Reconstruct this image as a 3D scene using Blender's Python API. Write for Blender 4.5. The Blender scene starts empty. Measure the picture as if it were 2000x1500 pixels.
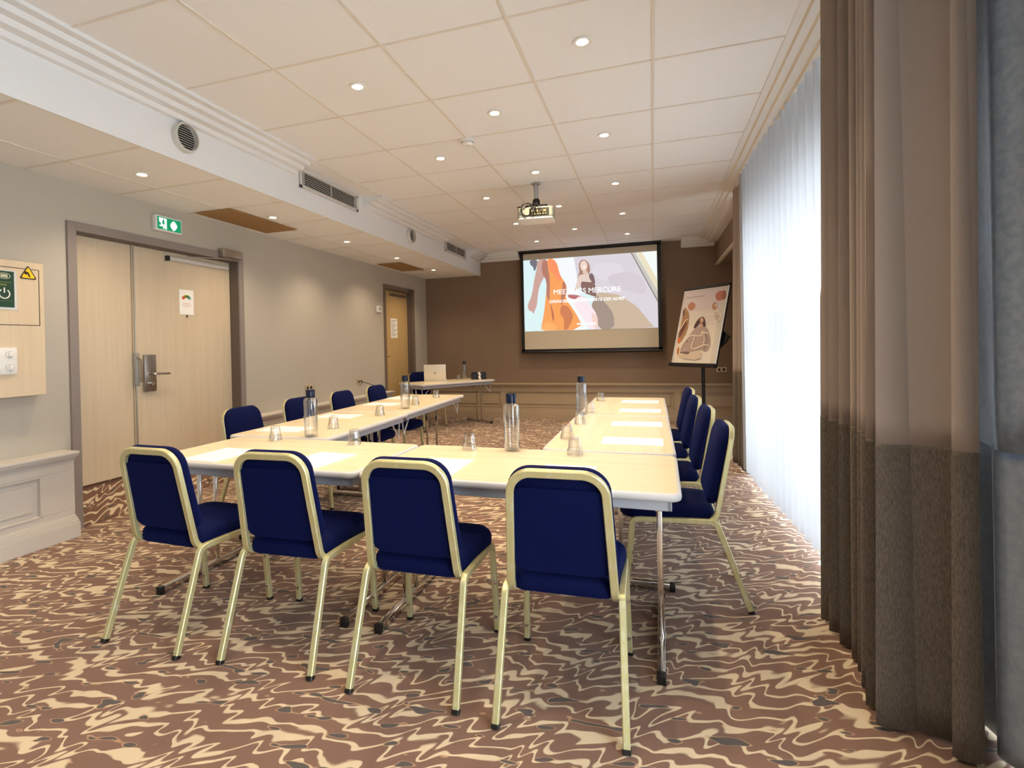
import bpy, bmesh, math, random
from mathutils import Vector, Matrix, noise
random.seed(7)
sc = bpy.context.scene
COL = sc.collection
PI = math.pi

# ------------------------------------------------------------------ camera
cam_d = bpy.data.cameras.new('camera')
cam = bpy.data.objects.new('camera', cam_d)
COL.objects.link(cam)
yaw, pitch, roll = -0.3275, 0.005, -0.0219
fw = Vector((math.sin(yaw)*math.cos(pitch), math.cos(yaw)*math.cos(pitch), -math.sin(pitch)))
rt = Vector((math.cos(yaw), -math.sin(yaw), 0)); up = rt.cross(fw)
R_ = rt*math.cos(roll)+up*math.sin(roll); U_ = -rt*math.sin(roll)+up*math.cos(roll)
M = Matrix.Identity(4)
for i in range(3):
    M[i][0] = R_[i]; M[i][1] = U_[i]; M[i][2] = -fw[i]
M[0][3], M[1][3], M[2][3] = -0.0337, -3.3326, 1.2985
cam.matrix_world = M
cam_d.sensor_width = 36.0
cam_d.lens = 1050.79/2000*36.0
cam_d.shift_x = 0.04108
cam_d.shift_y = -0.03466
cam_d.clip_start = 0.02
sc.camera = cam

# ------------------------------------------------------------------ light and exposure
sc.view_settings.view_transform = 'Standard'
sc.view_settings.look = 'None'
sc.view_settings.exposure = 1.18
sc.view_settings.gamma = 1.0
DAY = 5.6            # overcast sky outside the windows
SPOT_MAIN, SPOT_SOFFIT = 22.0, 20.0
WARM = (1.0, 0.79, 0.54)
w = bpy.data.worlds.new('overcast_sky'); sc.world = w; w.use_nodes = True
bg = w.node_tree.nodes['Background']
bg.inputs[0].default_value = (0.86, 0.93, 1.0, 1); bg.inputs[1].default_value = DAY
def portal(x, y, z, sy, sz):
    l = bpy.data.lights.new('window_portal', 'AREA'); l.shape = 'RECTANGLE'; l.size = sz; l.size_y = sy
    l.cycles.is_portal = True
    o = bpy.data.objects.new('window_portal', l); COL.objects.link(o)
    o.location = (x, y, z); o.rotation_euler = (0, PI/2, 0)
portal(1.33, -0.65, 1.23, 7.3, 2.36)
try:
    sc.cycles.max_bounces = 10; sc.cycles.transparent_max_bounces = 16
    sc.cycles.diffuse_bounces = 5; sc.cycles.glossy_bounces = 4; sc.cycles.transmission_bounces = 8
    sc.cycles.sample_clamp_indirect = 6.0
    sc.cycles.caustics_reflective = False; sc.cycles.caustics_refractive = False
except Exception:
    pass

# ------------------------------------------------------------------ colours and materials
def L(r, g, b):
    def c(v):
        v /= 255.0
        return v/12.92 if v <= .04045 else ((v+.055)/1.055)**2.4
    return (c(r), c(g), c(b), 1)
def mat(name, col, rough=.6, metal=0.0, **kw):
    m = bpy.data.materials.new(name); m.use_nodes = True
    b = m.node_tree.nodes['Principled BSDF']
    b.inputs['Base Color'].default_value = col
    b.inputs['Roughness'].default_value = rough
    b.inputs['Metallic'].default_value = metal
    for k, v in kw.items():
        b.inputs[k.replace('_', ' ')].default_value = v
    return m
class NT:
    def __init__(s, m): s.t = m.node_tree; s.b = s.t.nodes['Principled BSDF']
    def n(s, typ, **kw):
        nd = s.t.nodes.new(typ)
        for k, v in kw.items(): setattr(nd, k, v)
        return nd
    def l(s, a, b): s.t.links.new(a, b)
    def math(s, op, a, b=None, c=None):
        nd = s.n('ShaderNodeMath', operation=op)
        for i, v in enumerate((a, b, c)):
            if v is None: continue
            if isinstance(v, (int, float)): nd.inputs[i].default_value = v
            else: s.l(v, nd.inputs[i])
        return nd.outputs[0]
    def coords(s, scale=(1,1,1), loc=(0,0,0), rot=(0,0,0), src='Object'):
        tc = s.n('ShaderNodeTexCoord'); mp = s.n('ShaderNodeMapping')
        mp.inputs['Scale'].default_value = scale; mp.inputs['Location'].default_value = loc; mp.inputs['Rotation'].default_value = rot
        s.l(tc.outputs[src], mp.inputs[0]); return mp.outputs[0]
    def noise(s, vec, scale, detail=2, rough=.5, dist=0):
        nd = s.n('ShaderNodeTexNoise'); nd.inputs['Scale'].default_value = scale; nd.inputs['Detail'].default_value = detail
        nd.inputs['Roughness'].default_value = rough; nd.inputs['Distortion'].default_value = dist
        s.l(vec, nd.inputs['Vector']); return nd
    def step(s, v, lo, hi):
        nd = s.n('ShaderNodeMapRange', interpolation_type='SMOOTHSTEP')
        nd.inputs['From Min'].default_value = lo; nd.inputs['From Max'].default_value = hi
        s.l(v, nd.inputs['Value']); return nd.outputs[0]
    def mix(s, f, a, b):
        nd = s.n('ShaderNodeMix', data_type='RGBA')
        for i, v in ((0, f), (6, a), (7, b)):
            if isinstance(v, (tuple, float, int)): nd.inputs[i].default_value = v
            else: s.l(v, nd.inputs[i])
        return nd.outputs[2]
    def bump(s, h, strength=.3, dist=.01):
        nd = s.n('ShaderNodeBump'); nd.inputs['Strength'].default_value = strength; nd.inputs['Distance'].default_value = dist
        s.l(h, nd.inputs['Height']); s.l(nd.outputs[0], s.b.inputs['Normal'])

def carpet_mat(name='carpet'):
    m = mat(name, L(110,75,64), .95); t = NT(m)
    v = t.coords((1,1,1)); sx = t.n('ShaderNodeSeparateXYZ'); t.l(v, sx.inputs[0])
    X, Y = sx.outputs[0], sx.outputs[1]
    if name != 'carpet': X, Y = Y, t.math('ADD', sx.outputs[2], t.math('MULTIPLY', X, -1.0))
    X = t.math('ADD', X, t.math('MULTIPLY', Y, -.75))
    cv = t.n('ShaderNodeCombineXYZ'); t.l(X, cv.inputs[0]); t.l(Y, cv.inputs[1]); P = cv.outputs[0]
    def stretched(sxx, syy, off=0.0):
        mp = t.n('ShaderNodeMapping'); mp.inputs['Scale'].default_value = (sxx, syy, 1); mp.inputs['Location'].default_value = (off, off*.7, off*.3)
        t.l(P, mp.inputs[0]); return mp.outputs[0]
    n1 = t.noise(stretched(1, 1), 2.6, 1.0).outputs['Fac']                      # slow drift of the bands
    n2 = t.noise(stretched(1, .6, 3.1), 5.5, 1.0).outputs['Fac']                # irregular period of the squiggle
    n3 = t.noise(stretched(.75, 1.5, 9.3), 6.5, 1.0).outputs['Fac']             # where a line swells
    n5 = t.noise(stretched(1, .8, 14.2), 7.0, 1.0).outputs['Fac']               # how tall the squiggle is
    sq = t.math('SINE', t.math('MULTIPLY', t.math('ADD', t.math('MULTIPLY', X, 9.5), t.math('MULTIPLY', n2, 3.2)), 6.2832))
    amp = t.math('MULTIPLY', t.step(n5, .36, .62), .34)
    wob = t.math('ADD', t.math('MULTIPLY', t.math('SUBTRACT', n1, .5), 3.4), t.math('MULTIPLY', sq, t.math('ADD', amp, .06)))
    wob = t.math('ADD', wob, t.math('MULTIPLY', t.math('SUBTRACT', n2, .5), 1.9))
    ph = t.math('ADD', t.math('MULTIPLY', Y, 11.5), wob)
    fr = t.math('ABSOLUTE', t.math('SUBTRACT', t.math('FRACT', ph), .5))        # 0 at the line
    wid = t.math('ADD', .095, t.math('MULTIPLY', t.step(n3, .50, .66), .25))
    cream = t.math('SUBTRACT', 1.0, t.step(t.math('DIVIDE', fr, wid), .60, 1.22))
    # small dark blobs
    vb = t.noise(stretched(1, 2.0, 40.0), 10.0, .6).outputs['Fac']
    blob = t.step(vb, .672, .69); ring = t.math('SUBTRACT', t.step(vb, .645, .665), blob)
    tone = t.noise(P, 2.2, 2).outputs['Fac']
    base = t.mix(tone, L(114,83,68), L(138,101,80))
    c = t.mix(t.math('MULTIPLY', cream, .96), base, L(226,206,172))
    c = t.mix(t.math('MULTIPLY', ring, .7), c, L(205,165,128))
    c = t.mix(blob, c, L(80,74,70))
    fib = t.noise(P, 420.0, 2).outputs['Fac']
    c2 = t.mix(t.math('MULTIPLY', fib, .3), c, L(78,58,50))
    t.l(c2, t.b.inputs['Base Color'])
    t.bump(fib, .35, .004)
    m.node_tree.nodes['Principled BSDF'].inputs['Sheen Weight'].default_value = .15
    return m
def wood_mat(name, c1, c2, rough=.4, axis=2, sc_=1.0, coat=0.0):
    m = mat(name, c1, rough); t = NT(m)
    s = [38*sc_, 38*sc_, 38*sc_]; s[axis] = 1.6*sc_
    v = t.coords(tuple(s)); n = t.noise(v, 1.0, 4, .6, .4).outputs['Fac']
    v2 = t.coords(tuple(k*.18 for k in s)); n2 = t.noise(v2, 1.0, 2).outputs['Fac']
    f = t.math('ADD', t.math('MULTIPLY', t.step(n, .3, .7), .6), t.math('MULTIPLY', n2, .4))
    t.l(t.mix(f, c1, c2), t.b.inputs['Base Color'])
    t.b.inputs['Coat Weight'].default_value = coat
    return m
def fabric_mat(name, col, dark, scale=900, rough=.9, sheen=.0, bump=.2, stretch=(1,1,1)):
    m = mat(name, col, rough); t = NT(m)
    v = t.coords(stretch); n = t.noise(v, scale, 2).outputs['Fac']
    t.l(t.mix(t.step(n, .3, .7), col, dark), t.b.inputs['Base Color'])
    t.b.inputs['Sheen Weight'].default_value = sheen
    t.bump(n, bump, .002)
    return m
def wall_mat(name, c1, c2):
    m = mat(name, c1, .85); t = NT(m)
    v = t.coords((1,1,.35)); n = t.noise(v, 260, 3).outputs['Fac']; n2 = t.noise(v, 3, 2).outputs['Fac']
    f = t.math('ADD', t.math('MULTIPLY', n, .6), t.math('MULTIPLY', n2, .3))
    t.l(t.mix(f, c1, c2), t.b.inputs['Base Color']); t.bump(n, .15, .002)
    return m

m_carpet = carpet_mat(); m_riser = carpet_mat('carpet_riser')
m_wall = wall_mat('wall_paint', L(192,186,174), L(176,170,158))
m_wall_back = wall_mat('wall_paint_back', L(140,118,98), L(122,102,84))
m_wain = mat('wainscot_paint', L(200,194,186), .45)
m_wain_b = mat('wainscot_paint_back', L(176,156,128), .45)
m_ceil = mat('ceiling_tile', L(226,218,212), .9)
t = NT(m_ceil); nn = t.noise(t.coords(), 90, 3).outputs['Fac']; t.l(t.mix(nn, L(238,240,243), L(231,232,234)), t.b.inputs['Base Color'])
m_grid = mat('ceiling_grid_paint', L(222,216,208), .5)
m_white = mat('plaster_white', L(226,228,230), .6)
m_crown2 = mat('plaster_cream_and_shade', L(214,204,188), .6)
m_casing = mat('casing_mauve', L(140,130,126), .5)
m_reveal = mat('reveal_brown', L(104,92,84), .6)
m_door = wood_mat('door_oak', L(216,200,174), L(207,189,162), .45, 2)
m_panelw = wood_mat('panel_oak', L(220,202,174), L(212,192,162), .45, 2)
m_gap = mat('dark_gap', L(60,46,38), .9)
m_steel = mat('brushed_steel', L(176,170,162), .32, 1.0)
m_chrome = mat('chrome', L(215,210,205), .12, 1.0)
m_black = mat('black_plastic', L(16,16,18), .4)
m_bmetal = mat('black_metal', L(22,21,22), .45, .3)
m_gold = mat('champagne_gold', L(206,200,150), .36, .55)
t = NT(m_gold); nn = t.noise(t.coords((1,1,.3)), 60, 4).outputs['Fac']
t.l(t.mix(t.step(nn, .45, .75), L(204,198,148), L(214,212,180)), t.b.inputs['Base Color'])
t.l(t.math('ADD', .3, t.math('MULTIPLY', nn, .2)), t.b.inputs['Roughness'])
m_navy = fabric_mat('navy_velvet', L(2,12,64), L(0,7,44), 500, .8, .0, .25)
m_navy.node_tree.nodes['Principled BSDF'].inputs['Sheen Weight'].default_value = .10
m_navy.node_tree.nodes['Principled BSDF'].inputs['Specular IOR Level'].default_value = .12
m_navy.node_tree.nodes['Principled BSDF'].inputs['Sheen Tint'].default_value = L(25,85,235)
m_table = wood_mat('maple_laminate', L(245,229,196), L(233,214,178), .3, 0, .7, .15)
m_tedge = mat('table_edge_grey', L(206,204,206), .35)
m_apron = mat('table_apron', L(178,182,192), .4, .1)
def thin_glass(name, tint, k0, k1, rough=.03):
    """thin clear glass: see-through face on, mirror-like and a little darker at grazing angles"""
    m = bpy.data.materials.new(name); m.use_nodes = True; t = m.node_tree; t.nodes.clear()
    out = t.nodes.new('ShaderNodeOutputMaterial'); a = t.nodes.new('ShaderNodeBsdfTransparent'); g = t.nodes.new('ShaderNodeBsdfGlossy')
    mx = t.nodes.new('ShaderNodeMixShader'); lw = t.nodes.new('ShaderNodeLayerWeight'); mr = t.nodes.new('ShaderNodeMapRange')
    a.inputs[0].default_value = tint; g.inputs['Roughness'].default_value = rough
    lw.inputs[0].default_value = .35; mr.inputs['To Min'].default_value = k0; mr.inputs['To Max'].default_value = k1
    t.links.new(lw.outputs['Facing'], mr.inputs[0]); t.links.new(mr.outputs[0], mx.inputs[0])
    t.links.new(a.outputs[0], mx.inputs[1]); t.links.new(g.outputs[0], mx.inputs[2]); t.links.new(mx.outputs[0], out.inputs[0])
    return m
m_glass = thin_glass('clear_glass', (.97,.98,.985,1), .05, .8)
m_bluecap = mat('bottle_cap', L(14,26,52), .22, .2)
m_paper = mat('paper', L(250,248,244), .7)
m_cork = mat('brown_panel', L(158,124,80), .85)
t = NT(m_cork); nn = t.noise(t.coords(), 500, 2).outputs['Fac']; t.l(t.mix(nn, L(166,132,86), L(140,106,64)), t.b.inputs['Base Color'])
m_aluminium = mat('vent_aluminium', L(206,204,200), .45, .1)
m_dark = mat('vent_dark', L(12,12,13), .8)
m_plastic = mat('white_plastic', L(232,232,230), .35)
m_grey = mat('grey_plastic', L(150,150,146), .4)
m_screen = mat('screen_fabric', L(200,190,170), .85)
m_frame_w = mat('window_frame', L(190,194,200), .4)
m_pane = thin_glass('window_pane', (.97,.98,.98,1), .02, .3)
m_cur_top = fabric_mat('curtain_taupe', L(164,150,142), L(152,138,129), 700, .9, .1, .1)
m_cur_bot = fabric_mat('curtain_linen', L(112,102,92), L(82,74,66), 500, .95, .05, .5, (1,1,.12))
m_lining = fabric_mat('lining_satin', L(140,152,168), L(122,136,154), 40, .35, .0, .15)
m_lining_b = fabric_mat('lining_satin_low', L(160,170,182), L(144,156,170), 40, .35, .0, .15)
def emis(name, col, s):
    m = mat(name, (.02,.02,.02,1), .8); b = m.node_tree.nodes['Principled BSDF']; b.inputs['Specular IOR Level'].default_value = .1
    b.inputs['Emission Color'].default_value = col; b.inputs['Emission Strength'].default_value = s; return m
m_bulb = emis('lamp_glow', (1.0,.80,.50,1), 14)
m_exitg = emis('exit_green', L(10,150,96), .45)
m_exitw = emis('exit_white', L(225,255,240), .8)
def sheer_mat():
    m = bpy.data.materials.new('sheer_voile'); m.use_nodes = True; t = m.node_tree
    t.nodes.clear()
    out = t.nodes.new('ShaderNodeOutputMaterial'); a = t.nodes.new('ShaderNodeBsdfTransparent'); b = t.nodes.new('ShaderNodeBsdfTranslucent'); c = t.nodes.new('ShaderNodeBsdfDiffuse')
    a.inputs[0].default_value = (.96,.97,1,1); b.inputs[0].default_value = (.9,.93,.98,1); c.inputs[0].default_value = (.42,.44,.48,1)
    m1 = t.nodes.new('ShaderNodeMixShader'); m2 = t.nodes.new('ShaderNodeMixShader'); m1.inputs[0].default_value = .82; m2.inputs[0].default_value = .885
    t.links.new(b.outputs[0], m1.inputs[1]); t.links.new(c.outputs[0], m1.inputs[2])
    t.links.new(a.outputs[0], m2.inputs[1]); t.links.new(m1.outputs[0], m2.inputs[2]); t.links.new(m2.outputs[0], out.inputs[0])
    return m
m_sheer = sheer_mat()

# ------------------------------------------------------------------ mesh helpers
def V(*a): return Vector(a)
def box(bm, lo, hi, mi=0, M=None, bev=0):
    x0,y0,z0 = lo; x1,y1,z1 = hi
    r = bmesh.ops.create_cube(bm, size=1.0)
    vs = r['verts']
    T = Matrix.Translation(((x0+x1)/2,(y0+y1)/2,(z0+z1)/2)) @ Matrix.Diagonal((abs(x1-x0),abs(y1-y0),abs(z1-z0),1))
    if M is not None: T = M @ T
    bmesh.ops.transform(bm, matrix=T, verts=vs)
    fs = {f for v in vs for f in v.link_faces}
    for f in fs: f.material_index = mi
    if bev > 0:
        es = list({e for v in vs for e in v.link_edges})
        rr = bmesh.ops.bevel(bm, geom=es, offset=bev, segments=2, affect='EDGES', profile=.5)
        for f in rr['faces']: f.material_index = mi
def prism(bm, pts, h, M=None, mi=0):
    """extrude the polygon pts (x, y) from z = 0 to h, placed by M"""
    a = [bm.verts.new((M or Matrix()) @ V(x, y, 0)) for x, y in pts]
    b = [bm.verts.new((M or Matrix()) @ V(x, y, h)) for x, y in pts]
    n = len(pts); fs = [bm.faces.new(a[::-1]), bm.faces.new(b)]
    for i in range(n):
        j = (i+1) % n; fs.append(bm.faces.new((a[i], a[j], b[j], b[i])))
    for f in fs: f.material_index = mi
def lathe(bm, prof, n=24, M=None, mi=0, facet=0.0):
    M = M or Matrix(); rings = []
    for r, z in prof:
        if r < 1e-5: rings.append([bm.verts.new(M @ V(0, 0, z))])
        else: rings.append([bm.verts.new(M @ V(r*(1-(facet if k % 2 else 0))*math.cos(2*PI*k/n), r*(1-(facet if k % 2 else 0))*math.sin(2*PI*k/n), z)) for k in range(n)])
    for A, B in zip(rings, rings[1:]):
        for k in range(n):
            j = (k+1) % n
            if len(A) == 1 and len(B) == 1: continue
            if len(A) == 1: f = bm.faces.new((A[0], B[j], B[k]))
            elif len(B) == 1: f = bm.faces.new((A[k], A[j], B[0]))
            else: f = bm.faces.new((A[k], A[j], B[j], B[k]))
            f.material_index = mi
def fillet(pts, rad, seg=6):
    P = [Vector(p) for p in pts]; out = [P[0]]
    for i in range(1, len(P)-1):
        r = rad[i] if isinstance(rad, (list, tuple)) else rad
        a = (P[i-1]-P[i]); b = (P[i+1]-P[i]); la, lb = a.length, b.length
        a.normalize(); b.normalize(); ang = a.angle(b)
        if r <= 0 or ang > PI-.02: out.append(P[i]); continue
        d = min(r/math.tan(ang/2), la*.48, lb*.48); rr = d*math.tan(ang/2)
        bis = (a+b).normalized(); c = P[i]+bis*(rr/math.sin(ang/2))
        v0 = P[i]+a*d-c; v1 = P[i]+b*d-c; th = v0.angle(v1)
        for k in range(seg+1):
            s = k/seg
            out.append(c + (v0*math.sin((1-s)*th)+v1*math.sin(s*th))/math.sin(th))
    out.append(P[-1]); return out
def sweep(bm, path, w, h, nrm, n=4, mi=0, closed=False, chamfer=.13):
    """sweep a chamfered rectangle (n == 4) or a round section along path; nrm = starting side vector"""
    P = [Vector(p) for p in path]; N = Vector(nrm).normalized(); rings = []
    cnt = len(P)
    for i, p in enumerate(P):
        if closed: t = (P[(i+1) % cnt]-P[i-1])
        else: t = (P[min(i+1, cnt-1)]-P[max(i-1, 0)])
        t.normalize(); N = (N-t*N.dot(t)).normalized(); B = t.cross(N)
        if n == 4:
            cx, cy = w/2, h/2; k = min(w, h)*chamfer
            sec = [(cx-k,-cy),(cx,-cy+k),(cx,cy-k),(cx-k,cy),(-cx+k,cy),(-cx,cy-k),(-cx,-cy+k),(-cx+k,-cy)]
        else: sec = [(w/2*math.cos(2*PI*q/n), h/2*math.sin(2*PI*q/n)) for q in range(n)]
        rings.append([bm.verts.new(p+N*a+B*b) for a, b in sec])
    m_ = len(rings[0])
    rng = range(len(rings)) if closed else range(len(rings)-1)
    for i in rng:
        A, B_ = rings[i], rings[(i+1) % len(rings)]
        for q in range(m_):
            r = (q+1) % m_
            f = bm.faces.new((A[q], A[r], B_[r], B_[q])); f.material_index = mi
    if not closed:
        for rg, fl in ((rings[0], True), (rings[-1], False)):
            f = bm.faces.new(rg[::-1] if fl else rg); f.material_index = mi
def tag(o, label=None, cat=None, group=None, kind=None):
    if label: o['label'] = label
    if cat: o['category'] = cat
    if group: o['group'] = group
    if kind: o['kind'] = kind
    return o
def obj(name, bm, mats, parent=None, smooth=40, bevel=0, solid=0, sub=0):
    bmesh.ops.recalc_face_normals(bm, faces=bm.faces)
    me = bpy.data.meshes.new(name); bm.to_mesh(me); bm.free()
    for m in (mats if isinstance(mats, (list, tuple)) else [mats]): me.materials.append(m)
    if smooth:
        for p in me.polygons: p.use_smooth = True
        try: me.set_sharp_from_angle(angle=math.radians(smooth))
        except Exception: pass
    o = bpy.data.objects.new(name, me); COL.objects.link(o)
    if parent is not None: o.parent = parent
    if bevel:
        b = o.modifiers.new('bevel', 'BEVEL'); b.width = bevel; b.segments = 2; b.limit_method = 'ANGLE'
    if solid:
        s = o.modifiers.new('solid', 'SOLIDIFY'); s.thickness = solid
    if sub:
        s = o.modifiers.new('sub', 'SUBSURF'); s.levels = s.render_levels = sub
    return o
def B(): return bmesh.new()
def bx(name, lo, hi, m, parent=None, bev=0.0, **kw):
    bm = B(); box(bm, lo, hi, 0, None, bev); return obj(name, bm, m, parent, **kw)
def thing(name, label, cat, loc=(0,0,0), rz=0, group=None):
    o = bpy.data.objects.new(name, None); COL.objects.link(o)
    o.location = loc; o.rotation_euler = (0, 0, rz); o.empty_display_size = .1
    return tag(o, label, cat, group)
def copy_tree(o, parent=None):
    c = o.copy(); COL.objects.link(c)
    if parent is not None: c.parent = parent
    for ch in o.children: copy_tree(ch, c)
    return c
def placed(proto, used, loc, rz, label, group=None):
    o = copy_tree(proto) if used else proto
    o.location = loc; o.rotation_euler = (0, 0, rz)
    tag(o, label, None, group); return o
def struct(o): o['kind'] = 'structure'; return o
def text_mesh(body, size, italic=0.0, bold=0.0):
    cu = bpy.data.curves.new('txt', 'FONT'); cu.body = body; cu.size = size; cu.shear = italic; cu.offset = bold
    o = bpy.data.objects.new('txt', cu); COL.objects.link(o)
    dg = bpy.context.evaluated_depsgraph_get(); me = bpy.data.meshes.new_from_object(o.evaluated_get(dg))
    bpy.data.objects.remove(o); return me
def text_obj(name, body, M, width, height, m, parent, italic=0.0, bold=0.0, depth=.0008):
    """lettering fitted to width x height in the plane of M (x right, y up), starting at M's origin"""
    me = text_mesh(body, 1.0, italic, bold)
    xs = [v.co.x for v in me.vertices]; ys = [v.co.y for v in me.vertices]
    sx, sy = width/(max(xs)-min(xs)), height/(max(ys)-min(ys)); x0, y0 = min(xs), min(ys)
    for v in me.vertices: v.co = M @ V((v.co.x-x0)*sx, (v.co.y-y0)*sy, 0)
    me.materials.clear(); me.materials.append(m)
    o = bpy.data.objects.new(name, me); COL.objects.link(o)
    if parent is not None: o.parent = parent
    s = o.modifiers.new('s', 'SOLIDIFY'); s.thickness = depth; s.offset = 0
    return o

# ================================================================== ROOM
H = 2.942; ZS = 2.585; XL = -4.10; YB = 6.10; YF = -4.7; XS = -3.01; XR = 1.30
struct(bx('floor', (-4.6, YF-.1, -.1), (1.5, YB+.15, 0), m_carpet, smooth=0))
# ceiling: main field, lay-in grid
ceil = struct(bx('ceiling', (XS-.02, YF, H), (.93, YB+.1, H+.05), m_ceil, smooth=0))
bm = B()
for k in range(-4, 1):
    box(bm, (k*.7-.008, YF, H-.005), (k*.7+.008, YB, H+.004))
for j in range(-6, 9):
    box(bm, (-2.76, j*.7-.007, H-.004), (.68, j*.7+.007, H+.004))
g = obj('ceiling_grid', bm, m_grid, ceil, smooth=0)
# soffit along the door wall
sof = struct(bx('ceiling_soffit', (XL-.1, YF, ZS), (XS, YB+.1, H+.05), [m_ceil], smooth=0))
sof.name = 'trim_1'
bm = B()
box(bm, (XS-.004, YF, ZS-.012), (XS+.012, YB, H+.0)); obj('soffit_face', bm, m_white, sof, smooth=0)
bm = B()
for j in range(-6, 10):
    y = -.803+j*.69
    if y < YB and y > YF: box(bm, (XL, y-.008, ZS-.004), (XS, y+.008, ZS+.003))
box(bm, (-3.70, YF, ZS-.004), (-3.684, YB, ZS+.003))
obj('soffit_grid', bm, m_grid, sof, smooth=0)

def crown_profile(wd, dp):
    # stepped cornice: (distance from the wall side, drop below the ceiling)
    return [(0,0),(wd,0),(wd,.022),(wd*.80,.022),(wd*.76,.050),(wd*.54,.050),(wd*.50,.080),(wd*.26,.080),(wd*.22,.108),(wd*.06,.108),(wd*.04,dp),(0,dp)]
def crown(name, a, b, out, wd=.25, dp=.125, m=None):
    """cornice from a to b (xy at the wall side), out = unit direction away from the wall"""
    bm = B(); a = V(*a, H); b = V(*b, H); o3 = V(*out, 0)
    pr = crown_profile(wd, dp); A = [bm.verts.new(a+o3*x+V(0,0,-z)) for x, z in pr]; Bv = [bm.verts.new(b+o3*x+V(0,0,-z)) for x, z in pr]
    n = len(pr)
    for i in range(n):
        j = (i+1) % n; bm.faces.new((A[i], A[j], Bv[j], Bv[i]))
    bm.faces.new(A); bm.faces.new(Bv[::-1])
    return struct(obj(name, bm, m or m_white, smooth=0))
crown('trim_2', (XS, YF), (XS, .66), (1,0))
crown('trim_3', (XS, 1.86), (XS, 4.16), (1,0))
crown('trim_4', (XS, 5.42), (XS, YB), (1,0))
crown('trim_5', (XS, YB), (-2.25, YB), (0,-1))
crown('trim_6', (.43, YB), (.93, YB), (0,-1))
# cornice by the curtains: cascades from the tiles down to a flat lip
bm = B(); pr = [(.68,0),(.68,.010),(.722,.014),(.730,.030),(.775,.034),(.783,.052),(.835,.058),(.842,.076),(.90,.082),(.93,.082),(.93,0)]
A = [bm.verts.new((x, YF, H-z)) for x, z in pr]; Bv = [bm.verts.new((x, YB, H-z)) for x, z in pr]
for i in range(len(pr)):
    j = (i+1) % len(pr); f = bm.faces.new((A[i], A[j], Bv[j], Bv[i])); f.material_index = 1 if i in (2,4,6) else 0  # steep step faces in cream: their shade is put into the colour
bm.faces.new(A); bm.faces.new(Bv[::-1])
struct(obj('trim_7', bm, [m_white, m_crown2], smooth=0))
# curtain pocket and the closed ceiling past the window
struct(bx('trim_8', (.93, YF, H-.08), (.95, 3.1, 3.14), m_white, smooth=0))
struct(bx('ceiling_pocket', (.93, YF, 3.12), (XR+.1, 3.1, 3.17), m_reveal, smooth=0)).name = 'ceiling_pocket'
struct(bx('ceiling_end', (.93, 3.1, H-.082), (XR+.1, YB+.1, 3.17), m_ceil, smooth=0))
bw = struct(bx('beam', (.96, 3.1, 2.52), (XR+.1, YB, H-.082), m_wall_back, smooth=0)); bw.name = 'trim_9'
bx('beam_edge', (.945, 3.1, 2.505), (.985, YB, 2.535), m_crown2, bw, smooth=0)

# walls
DY0, DY1, DZ = -.47, 1.19, 2.22         # double door opening in the wall face
EY0, EY1, EZ = 4.44, 5.47, 2.26         # far single door
bm = B()
for lo, hi in (((XL-.15, YF, 0), (XL, DY0, H)), ((XL-.15, DY1, 0), (XL, EY0, H)), ((XL-.15, EY1, 0), (XL, YB, H)),
               ((XL-.15, DY0, DZ), (XL, DY1, H)), ((XL-.15, EY0, EZ), (XL, EY1, H))): box(bm, lo, hi)
struct(obj('wall_left', bm, m_wall, smooth=0))
struct(bx('wall_back', (XL-.15, YB, 0), (XR+.15, YB+.12, 3.2), m_wall_back, smooth=0))
struct(bx('wall_front', (XL-.15, YF-.12, 0), (XR+.15, YF, 3.2), m_wall, smooth=0))
WY0, WY1, WZ0, WZ1 = -4.3, 2.98, .06, 2.40
bm = B()
for lo, hi in (((XR, YF, 0), (XR+.15, WY0, 3.2)), ((XR, WY1, 0), (XR+.15, YB, 3.2)), ((XR, WY0, 0), (XR+.15, WY1, WZ0)), ): box(bm, lo, hi)
struct(obj('wall_right', bm, m_wall, smooth=0))
struct(bx('trim_11', (XR, WY0, WZ1), (XR+.15, WY1, 3.2), mat('lintel_shade', L(70,66,64), .8), smooth=0))  # wall above the glass, coloured dark to stand for shade in the pocket
# windows: tall bays with a transom bar
nb = 4; wb = (WY1-WY0)/nb
for i in range(nb):
    y0, y1 = WY0+i*wb, WY0+(i+1)*wb
    r = thing('window_%d' % (i+1), None, None, (XR+.06, 0, 0)); r['kind'] = 'structure'
    bm = B(); fx = .03
    box(bm, (-fx, y0, WZ0), (fx, y0+.045, WZ1)); box(bm, (-fx, y1-.045, WZ0), (fx, y1, WZ1))
    box(bm, (-fx, y0, WZ0), (fx, y1, WZ0+.06)); box(bm, (-fx, y0, WZ1-.05), (fx, y1, WZ1)); box(bm, (-fx-.02, y0, 1.33), (fx, y1, 1.50))
    obj('window_frame', bm, m_frame_w, r, smooth=0)
    bx('window_pane', (-.003, y0+.04, WZ0+.05), (.003, y1-.04, WZ1-.04), m_pane, r, smooth=0)
# unseen ground outside, coloured pale to bounce daylight up to the ceiling
struct(bx('ground_outside', (1.5, -9, -.3), (9, 9, -.15), mat('ground_bounce', L(222,222,218), .9), smooth=0)).name = 'ground'

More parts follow.
